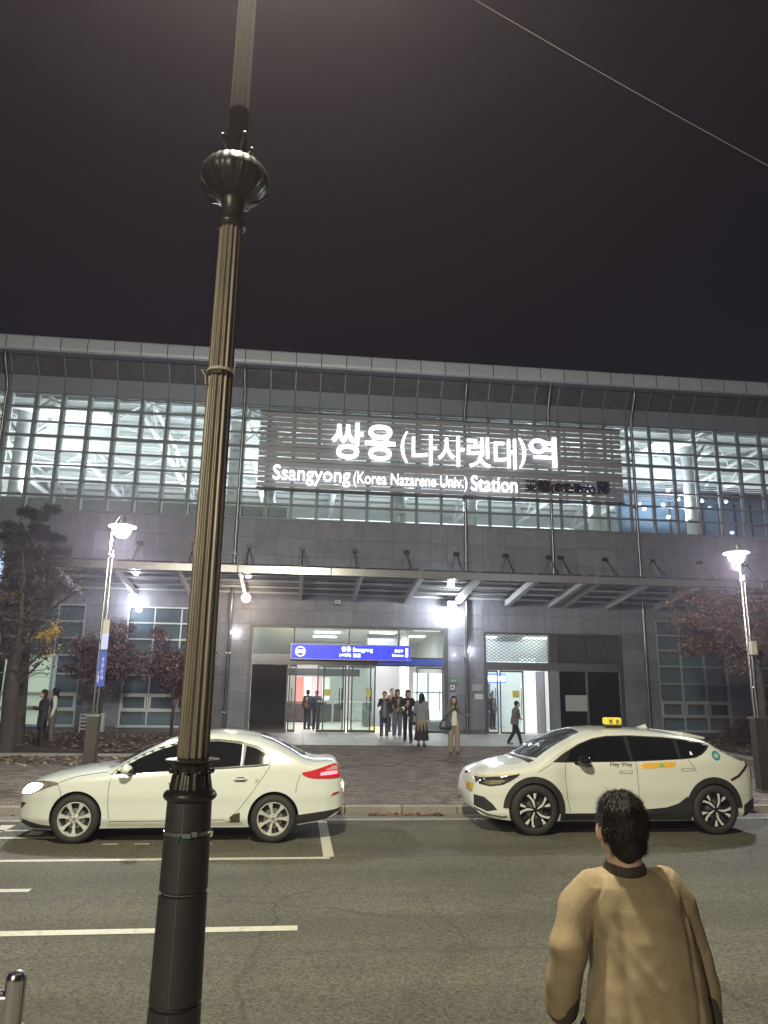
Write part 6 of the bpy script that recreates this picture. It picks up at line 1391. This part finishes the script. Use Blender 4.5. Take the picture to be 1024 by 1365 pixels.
    ct = remesh(q, "coat" if hem < .8*s else "jacket", W['coatm'] if 'coatm' in W else cloth("%02d%02d%02d" % tuple(int(c*99) for c in W['coatc']), W['coatc']), T, vox, 2, lambda c: .007*noise.noise(Vector((c.x*9, c.y*9, c.z*5)))+.003*noise.noise(c*28))
    q = MB()
    if W['legs'] == 'trousers':
        for S in 'LR': chain(q, [J['h'+S], J['k'+S], J['a'+S]+Vector((0,.005,.03*s))], [.092*s*W['legw'],.072*s*W['legw'],.062*s*W['legw']])
        caps(q, J['hL']+Vector((0,0,.04*s)), J['hR']+Vector((0,0,.04*s)), .105*s, .105*s)
        remesh(q, "trousers", cloth("l%02d%02d%02d" % tuple(int(c*99) for c in W['legc']), W['legc']), T, vox, 2, lambda c: .005*noise.noise(Vector((c.x*14, c.y*14, c.z*9))))
    else:
        rings(q, [(hip.x, hip.y, .22*s,.24*s,.20*s),(hip.x, hip.y, .5*s,.21*s,.17*s),(hip.x, hip.y, .95*s,.155*s,.12*s)]); remesh(q, "skirt", cloth("s%02d%02d%02d" % tuple(int(c*99) for c in W['legc']), W['legc']), T, vox, 2, lambda c: .015*math.sin(math.atan2(c.y-hip.y, c.x-hip.x)*9)*max(0, (1-c.z/s)))
    for S in 'LR':
        q = MB(); a = J['a'+S]; caps(q, a+Vector((0,.035*s,-.035*s)), a+Vector((0,-.15*s,-.045*s)), .042*s, .034*s); caps(q, a+Vector((0,.02*s,.02*s)), a+Vector((0,.02*s,-.03*s)), .045*s, .045*s); remesh(q, "shoe", cloth("sh%02d%02d%02d" % tuple(int(c*99) for c in W['shoe']), W['shoe'], .1, .5), T, vox, 1)
    return T, J, s
def bag(T, c, w, h, d, m, strap=None, name="handbag"):
    q = MB(); rings(q, [(c[0],c[1],c[2]-h/2,w/2,d/2),(c[0],c[1],c[2]-h/4,w*.56,d*.55),(c[0],c[1],c[2]+h/3,w*.38,d*.38),(c[0],c[1],c[2]+h/2,w*.30,d*.18)], 20); o = remesh(q, name, m, T, .012, 2)
    if strap: MB().tube(strap, .010, 6).build("strap", m, o)
    return o
def phone(T, c, rx=60):
    MB().box(c, (.075,.008,.15), m=Matrix.Rotation(R(rx), 3, 'X')).build("phone_body", M_["black"], T)
BLK = (.012,.012,.014)
hold = dict(eL=(.24,.0,1.13), wL=(.10,-.20,1.22), eR=(-.24,.0,1.13), wR=(-.08,-.20,1.20), tL=(0,.2,1), tR=(0,.2,1))
# left pair by the lamp
T, J, s = person(52, 1001, 1.62, "person in black coat holding out a phone near the bare tree", yaw=-62, pose=dict(eR=(-.2,-.08,1.15), wR=(-.12,-.30,1.20), eL=(.2,-.08,1.15), wL=(.10,-.30,1.20), hd=(0,-.05,1.57), kL=(.08,0,.48)), wear=dict(coatc=BLK, legc=BLK, hair='bob', bulk=1.1, hem=.62)); bag(T, (.2,.08,.75), .28, .30, .14, M_["black"], None, "shoulder_bag")
T, J, s = person(66, 992, 1.60, "person with long dark hair in white-sleeved varsity jacket behind the one with the phone", yaw=-75, wear=dict(coatc=BLK, legc=(.10,.09,.075), hair='long', shoe=(.6,.6,.6), hem=.86, legw=1.2))
q = MB(); 
for S in 'LR': chain(q, [J['s'+S], J['e'+S], J['w'+S]*.98+J['e'+S]*.02], [.074*s,.060*s,.048*s])
remesh(q, "sleeve", cloth("whitesleeve", (.5,.5,.49)), T, .012, 2)
# man inside the left doorway
T, J, s = person(421, 974.5, 1.50, "man in navy puffer jacket looking at his hands inside the left doorway", yaw=8, pose=hold, wear=dict(coatc=(.03,.05,.10), legc=(.03,.045,.07), shoe=(.5,.5,.5), bulk=1.2, hem=.86, hair='short')); phone(T, (0,-.27,1.08))
T, J, s = person(409, 972, 1.52, "dark-haired person half hidden behind the man in the navy jacket", yaw=150, Y=30.2, wear=dict(coatc=(.05,.045,.05), legc=(.035,.035,.04), hem=.86))
# group leaving by the right-hand gap
T, J, s = person(512, 984, 1.56, "person in open black coat over grey top drinking beside the glass door", yaw=-5, pose=dict(eR=(-.23,-.05,1.17), wR=(-.05,-.18,1.38), tR=(0,0,1)), wear=dict(coatc=(.02,.025,.035), legc=(.05,.07,.10), hem=.55, hair='short', shoe=(.5,.5,.5)))
q = MB(); rings(q, [(0,-.115*s,.74*s,.07*s,.035*s),(0,-.118*s,1.1*s,.075*s,.03*s),(0,-.112*s,1.36*s,.06*s,.03*s)]); remesh(q, "grey_shirt", cloth("grey", (.16,.17,.19)), T, .012, 1)
T, J, s = person(529.5, 983, 1.63, "person with short curly hair, brown jacket and wide grey-blue trousers, right of the drinker", yaw=10, pose=dict(eL=(.23,.03,1.14), wL=(.06,-.17,1.10)), wear=dict(coatc=(.035,.028,.028), legc=(.10,.12,.16), hem=.84, hair='bob', legw=1.25, shoe=(.55,.55,.55)))
bag(T, (.10,-.17,.92), .2, .2, .1, cloth("khaki", (.10,.08,.03)), None, "waist_bag")
T, J, s = person(522, 979, 1.62, "person in tan jacket almost hidden behind the group at the doors", yaw=20, Y=29.3, wear=dict(coatc=(.22,.16,.08), legc=(.06,.06,.07), hem=.86))
T, J, s = person(544, 990, 1.66, "striding person in black jacket and trousers checking a wrist", yaw=-20, pose=dict(aL=(.13,-.16,.075), kL=(.11,-.16,.49), aR=(-.15,.20,.10), kR=(-.11,.02,.50), eL=(.27,-.02,1.20), wL=(.08,-.22,1.24), eR=(-.26,.02,1.18), wR=(-.06,-.20,1.20), hdir=(.6,-1,0)), wear=dict(coatc=BLK, legc=BLK, hem=.86, hair='bob', shoe=(.05,.05,.05)))
T, J, s = person(562, 996, 1.60, "person in pale grey puffer and long dark skirt walking away with a black bag", yaw=150, pose=dict(eL=(.23,.02,1.15), wL=(.18,-.1,.95)), wear=dict(coatc=(.17,.18,.19), legs='skirt', legc=(.02,.018,.02), hem=.90, bulk=1.15, hair='long'))
q = MB(); rings(q, [(0,0,.50*s,.205*s,.165*s),(0,0,.95*s,.165*s,.13*s)]); remesh(q, "tan_coat_tail", cloth("tan", (.24,.19,.12)), T, .012, 1); bag(T, (.25,.02,.82), .26, .34, .16, M_["black"], [(.25,.02,.95),(.22,.0,1.2),(.17,.0,1.42)], "shoulder_bag")
# woman on the phone
T, J, s = person(605.5, 1005, 1.60, "woman in grey cardigan and beige trousers with a big black handbag facing the road", yaw=-4, pose=dict(eL=(.24,-.03,1.17), wL=(.07,-.17,1.37), eR=(-.24,-.03,1.15), wR=(-.06,-.18,1.34), tL=(0,0,1), tR=(0,0,1)), wear=dict(coatc=(.13,.135,.12), legc=(.23,.19,.14), hem=.84, hair='long', haircol=mat("dark_brown_hair", (.03,.018,.014), .4, var=.4, scale=40), shoe=(.10,.08,.06), legw=1.15))
q = MB(); rings(q, [(.0,-.115*s,.82*s,.085*s,.03*s),(0,-.122*s,1.05*s,.08*s,.03*s),(0,-.118*s,1.36*s,.055*s,.028*s)]); remesh(q, "white_top", cloth("cream", (.55,.53,.48)), T, .012, 1)
q = MB(); 
for e in (1,-1): chain(q, [(0,-.155*s,1.345*s),(e*.05*s,-.165*s,1.27*s)], [.018,.026])
remesh(q, "ribbon", M_["black"], T, .01, 1); phone(T, (.0,-.25*s,1.42*s), 20)
bag(T, (-.27*s,-.08,.86*s), .34, .30, .16, mat("bag_leather", (.015,.03,.03), .4), [(-.33*s,-.08,.98*s),(-.30*s,-.08,1.16*s),(-.22*s,-.08,1.18*s),(-.19*s,-.08,.98*s)], "handbag")
# elderly walker
T, J, s = person(687, 994, 1.42, "elderly walker in grey padded coat and black trousers striding right past the side entrance", yaw=82, pose=dict(aL=(.09,-.24,.09), kL=(.09,-.15,.48), aR=(-.09,.26,.12), kR=(-.09,.05,.50), chs=(0,-.05,1.28), nk=(0,-.07,1.43), hd=(0,-.11,1.55), sL=(.165,-.05,1.37), sR=(-.165,-.05,1.37), eL=(.22,.0,1.12), wL=(.17,-.2,1.02), eR=(-.2,.02,1.12), wR=(-.17,-.16,1.02)), wear=dict(coatc=(.12,.11,.10), legc=BLK, hem=.78, bulk=1.2, hair='short', shoe=(.12,.12,.12)))
bag(T, (.20,-.16,.93), .24, .2, .12, cloth("brownbag", (.13,.09,.06)), None, "handbag")
# dim figure in the side entrance lobby
T, J, s = person(657, 968, 1.5, "dim dark figure seen through the glass of the side entrance", yaw=20, Y=31.6, wear=dict(coatc=(.03,.03,.04), legc=BLK, hem=.7))
# ------------------------------------------------------------ FOREGROUND MAN (seen from behind)
FY = 2.72
def fm(px, py, y=0): p = unproj(px, py, FY+y); return p
hx = unproj(828, 1105, FY); TM = thing("person", "man in tan workwear coat seen from behind, walking toward the road", "person", (hx.x, FY, .03)); OX = hx.x
def L(px, py, y=0): p = unproj(px, py, FY+y); return Vector((p.x-OX, y, p.z-.03))
hdc = L(829, 1101, -.01); nkb = L(832, 1152, .0)
shL, shR = L(775, 1185, 0), L(900, 1180, .02); top_z = nkb.z
# body
b = MB(); b.ell(hdc, (.076,.094,.114), 24); b.ell(hdc+Vector((0,.03,-.06)), (.062,.075,.07), 18); caps(b, hdc+Vector((0,.09,-.01)), hdc+Vector((0,.112,-.03)), .010, .015, 8)
for e in (1,-1): b.ell(hdc+Vector((e*.083,.008,-.02)), (.010,.020,.032), 12)
caps(b, nkb+Vector((0,0,-.06)), hdc+Vector((0,-.01,-.07)), .062, .058, 16)
H0 = hdc.z+.11; pel = Vector((.02,0,H0*.56)); chs = Vector((.015,0,nkb.z-.17))
chain(b, [pel, pel.lerp(chs, .5), chs], [.11,.09,.085]); caps(b, chs, nkb+Vector((0,0,-.08)), .085, .06)
eLp, eRp = L(757, 1262, -.03), L(925, 1262, .03); wLp, wRp = L(750, 1338, .06), L(940, 1352, .02)
for sh_, el, wr in ((shL, eLp, wLp), (shR, eRp, wRp)):
    chain(b, [sh_+Vector((0,0,-.05)), el, wr], [.055,.042,.030]); d = (wr-el).normalized(); t = Vector((0,.6,.2)); t = (t-d*t.dot(d)).normalized(); u = d.cross(t); palm = wr+d*.05; caps(b, wr, palm+d*.02, .026, .036)
    for k, Lf in enumerate((.068,.078,.073,.056)):
        p0 = palm+d*.028+u*(.028-.019*k); p1 = p0+d*Lf*.55+t*.008; p2 = p1+(d*.6+t*.8).normalized()*Lf*.5; chain(b, [p0,p1,p2], [.009,.0085,.0075], 8)
    p0 = wr+d*.02+u*.028; chain(b, [p0, p0+(u*.7+d*.6+t*.4)*.04, p0+(u*.3+d*.9+t*.6)*.075], [.012,.011,.009], 8)
for sd in (-1, 1): chain(b, [pel+Vector((sd*.1,0,-.03)), Vector((sd*.11,.02*sd,.48)), Vector((sd*.11,-.05*sd,.08))], [.085,.055,.04]); caps(b, Vector((sd*.11,-.05*sd-.04,.035)), Vector((sd*.11,-.05*sd+.15,.03)), .035, .03)
remesh(b, "body", SKIN, TM, .0065, 1)
q = MB()
for e in (1,-1): q.ell(hdc+Vector((e*.032,.093,.01)), (.014,.006,.007), 8)
q.build("eyes", M_["black"], TM); q = MB(); q.ell(hdc+Vector((0,.098,-.06)), (.024,.006,.006), 8); q.build("mouth", mat("lip", (.30,.11,.10), .5), TM)
# coat
def LX(px, py): v = L(px, py); return v
def coat_rows():
    out = []
    for (pl_, pr_, py, ry, yy) in ((786,880,1163,.075,.01),(766,906,1176,.105,.01),(776,908,1205,.125,.0),(788,916,1240,.142,-.01),(790,926,1290,.152,-.015),(786,936,1340,.160,-.015),(778,945,1400,.165,-.01),(776,950,1480,.168,0)):
        a, c = LX(pl_, py), LX(pr_, py); out.append(((a.x+c.x)/2, yy, (a.z+c.z)/2, (c.x-a.x)/2, ry))
    return out
q = MB(); rows = coat_rows(); rows = [((rows[0][0]), .01, rows[0][2]+.018, .045, .045)]+rows; rows.append((rows[-1][0], 0, rows[-1][2]-.12, rows[-1][3]*1.02, .17)); rings(q, rows[::-1], 48)
def sleeve(pts, rs): chain(q, pts, rs, 20)
sleeve([L(790,1186,0), L(770,1212,0), L(758,1262,-.02), L(752,1300,.02), L(748,1338,.06)], [.068,.070,.062,.058,.052])
sleeve([L(884,1180,0), L(903,1206,.01), L(922,1262,.03), L(934,1310,.03), L(940,1348,.02)], [.068,.070,.060,.058,.052])
def folds(c):
    w1 = Vector((c.x*5+.8*noise.noise(c*4), c.y*5, c.z*2.4)); d = .011*noise.noise(w1)+.0035*noise.noise(c*17)+.008*(.35-abs(noise.noise(Vector((c.x*7+c.z*2.5, c.y*7, c.z*2.6+4)))))*(.5+noise.noise(c*2.3))
    # drag lines from the left armpit down to the small of the back
    a = L(795,1235); u = (c.x-a.x); v = (a.z-c.z)
    if c.y < .03: 
        for (k, off, am) in ((.75,0,.008),(1.3,.03,.006)):
            dd = (u-k*v*.6-off); d += am*math.exp(-(dd/.022)**2)*math.exp(-((v-.10)/.10)**2)
    for (px, w_, am) in ((812,.018,-.010),(902,.02,-.010),(905,.012,.006)):
        xx = L(px,1260).x; d += am*math.exp(-((c.x-xx)/w_)**2)*(1 if c.y < 0 else 0)*min(1, max(0, (nkb.z-.08-c.z)/.1))
    if c.x < L(775,1240).x: d += .006*math.sin((c.z*34+c.x*14))*math.exp(-((c.z-L(757,1262).z)/.09)**2)
    for pts_ in (((797,1165),(783,1195),(790,1240)),((884,1162),(901,1195),(911,1245))):
        if c.y < .02:
            for (p_, q_) in zip(pts_, pts_[1:]):
                A_, B_ = L(*p_), L(*q_); t_ = max(0, min(1, ((c.x-A_.x)*(B_.x-A_.x)+(c.z-A_.z)*(B_.z-A_.z))/((B_.x-A_.x)**2+(B_.z-A_.z)**2))); dd = math.hypot(c.x-A_.x-(B_.x-A_.x)*t_, c.z-A_.z-(B_.z-A_.z)*t_); d -= .0035*math.exp(-(dd/.0055)**2)
    return d
COATM = mat("tan_canvas", (.26,.198,.128), .9, var=.2, scale=7, bump=.25, bscale=260, spec=.2)
coat = remesh(q, "coat", COATM, TM, .0055, 3, folds)
# yoke/armhole seams
def onback(x, z):
    return Vector((x, -.2, z))
q = MB(); q.lathe([(.058,-.030),(.076,-.016),(.072,.016),(.060,.022),(.055,.0)], nkb+Vector((0,.0,-.010)), 40); remesh(q, "collar", mat("brown_corduroy", (.03,.021,.016), .8, scale=3, stretch=(40,40,1), var=.4), TM, .006, 2, lambda c: .003*noise.noise(c*20))
for sp in (-1,1):
    w0 = wLp if sp < 0 else wRp; e0 = eLp if sp < 0 else eRp; d = (w0-e0).normalized(); q = MB(); caps(q, w0-d*.055, w0+d*.012, .059, .056, 20); remesh(q, "cuff", mat("dark_cuff", (.05,.038,.03), .8), TM, .007, 1)
# trousers and shoes
q = MB()
for sd in (-1, 1): chain(q, [pel+Vector((sd*.1,0,-.03)), Vector((sd*.11,.02*sd,.48)), Vector((sd*.11,-.05*sd,.11))], [.11,.088,.08], 16)
remesh(q, "trousers", cloth("dark_trousers", (.03,.03,.035)), TM, .012, 2)
for sd in (-1, 1):
    q = MB(); caps(q, Vector((sd*.11,-.05*sd-.06,.05)), Vector((sd*.11,-.05*sd+.17,.04)), .05, .04); remesh(q, "shoe", cloth("dark_shoe", (.02,.02,.02)), TM, .01, 1)
# hair: cap plus strands
q = MB(); q.ell(hdc+Vector((-.002,-.015,.020)), (.085,.098,.100), 26); q.ell(hdc+Vector((.0,-.045,-.055)), (.064,.052,.058), 20); q.ell(hdc+Vector((-.012,-.03,.06)), (.078,.08,.066), 18)
hm = remesh(q, "hair", HAIR, TM, .0065, 1, lambda c: .006*noise.noise(c*24)+.004*noise.noise(Vector((c.x*50, c.y*50, c.z*14))))
bm = bmesh.new(); bm.from_mesh(hm.data); dl = [v for v in bm.verts if v.co.y > .062 and v.co.z < hdc.z+.05]; bmesh.ops.delete(bm, geom=dl, context='VERTS'); bm.to_mesh(hm.data); bm.free()
rs_ = random.Random(3); vs = []; fs = []
verts = [v for v in hm.data.vertices if v.co.y < .07]; crown = hdc+Vector((-.01,-.03,.13))
verts = [v for v in verts if v.co.z > hdc.z-.075]
for v in rs_.choices(verts, k=5200):
    n_ = v.normal; d = (v.co-crown); d = (d-n_*d.dot(n_)); 
    if d.length < 1e-4: continue
    d = d.normalized(); d = (d+Vector((rs_.gauss(0,.32), rs_.gauss(0,.32), rs_.gauss(0,.25)))).normalized(); Ls = rs_.uniform(.014,.032); p0 = v.co+n_*.001; p1 = p0+d*Ls*.5+n_*.003; p2 = p0+d*Ls+n_*rs_.uniform(-.004,.004)
    w_ = d.cross(n_).normalized()*.0011; k = len(vs); vs += [p0-w_, p0+w_, p1+w_, p1-w_, p2]; fs += [(k,k+1,k+2,k+3),(k+3,k+2,k+4)]
me = bpy.data.meshes.new("hair_strands"); me.from_pydata([tuple(v) for v in vs], [], fs); me.materials.append(HAIR); link("hair_strands", me, None, hm)

# ================================================================== AIR: pink haze added to stand in for lens glare
hz = MB().b2((-40,-25,-1.2), (45,60,16.5)).build("haze", None); hz["kind"] = "stuff"
hm_ = bpy.data.materials.new("night_haze"); hm_.use_nodes = True; n_ = hm_.node_tree.nodes; n_.remove(n_["Principled BSDF"])
pv_ = n_.new("ShaderNodeVolumePrincipled"); pv_.inputs["Density"].default_value = .0017; pv_.inputs["Color"].default_value = (.92,.77,.97,1); pv_.inputs["Anisotropy"].default_value = .78
hm_.node_tree.links.new(pv_.outputs[0], n_["Material Output"].inputs["Volume"]); hz.data.materials.append(hm_)
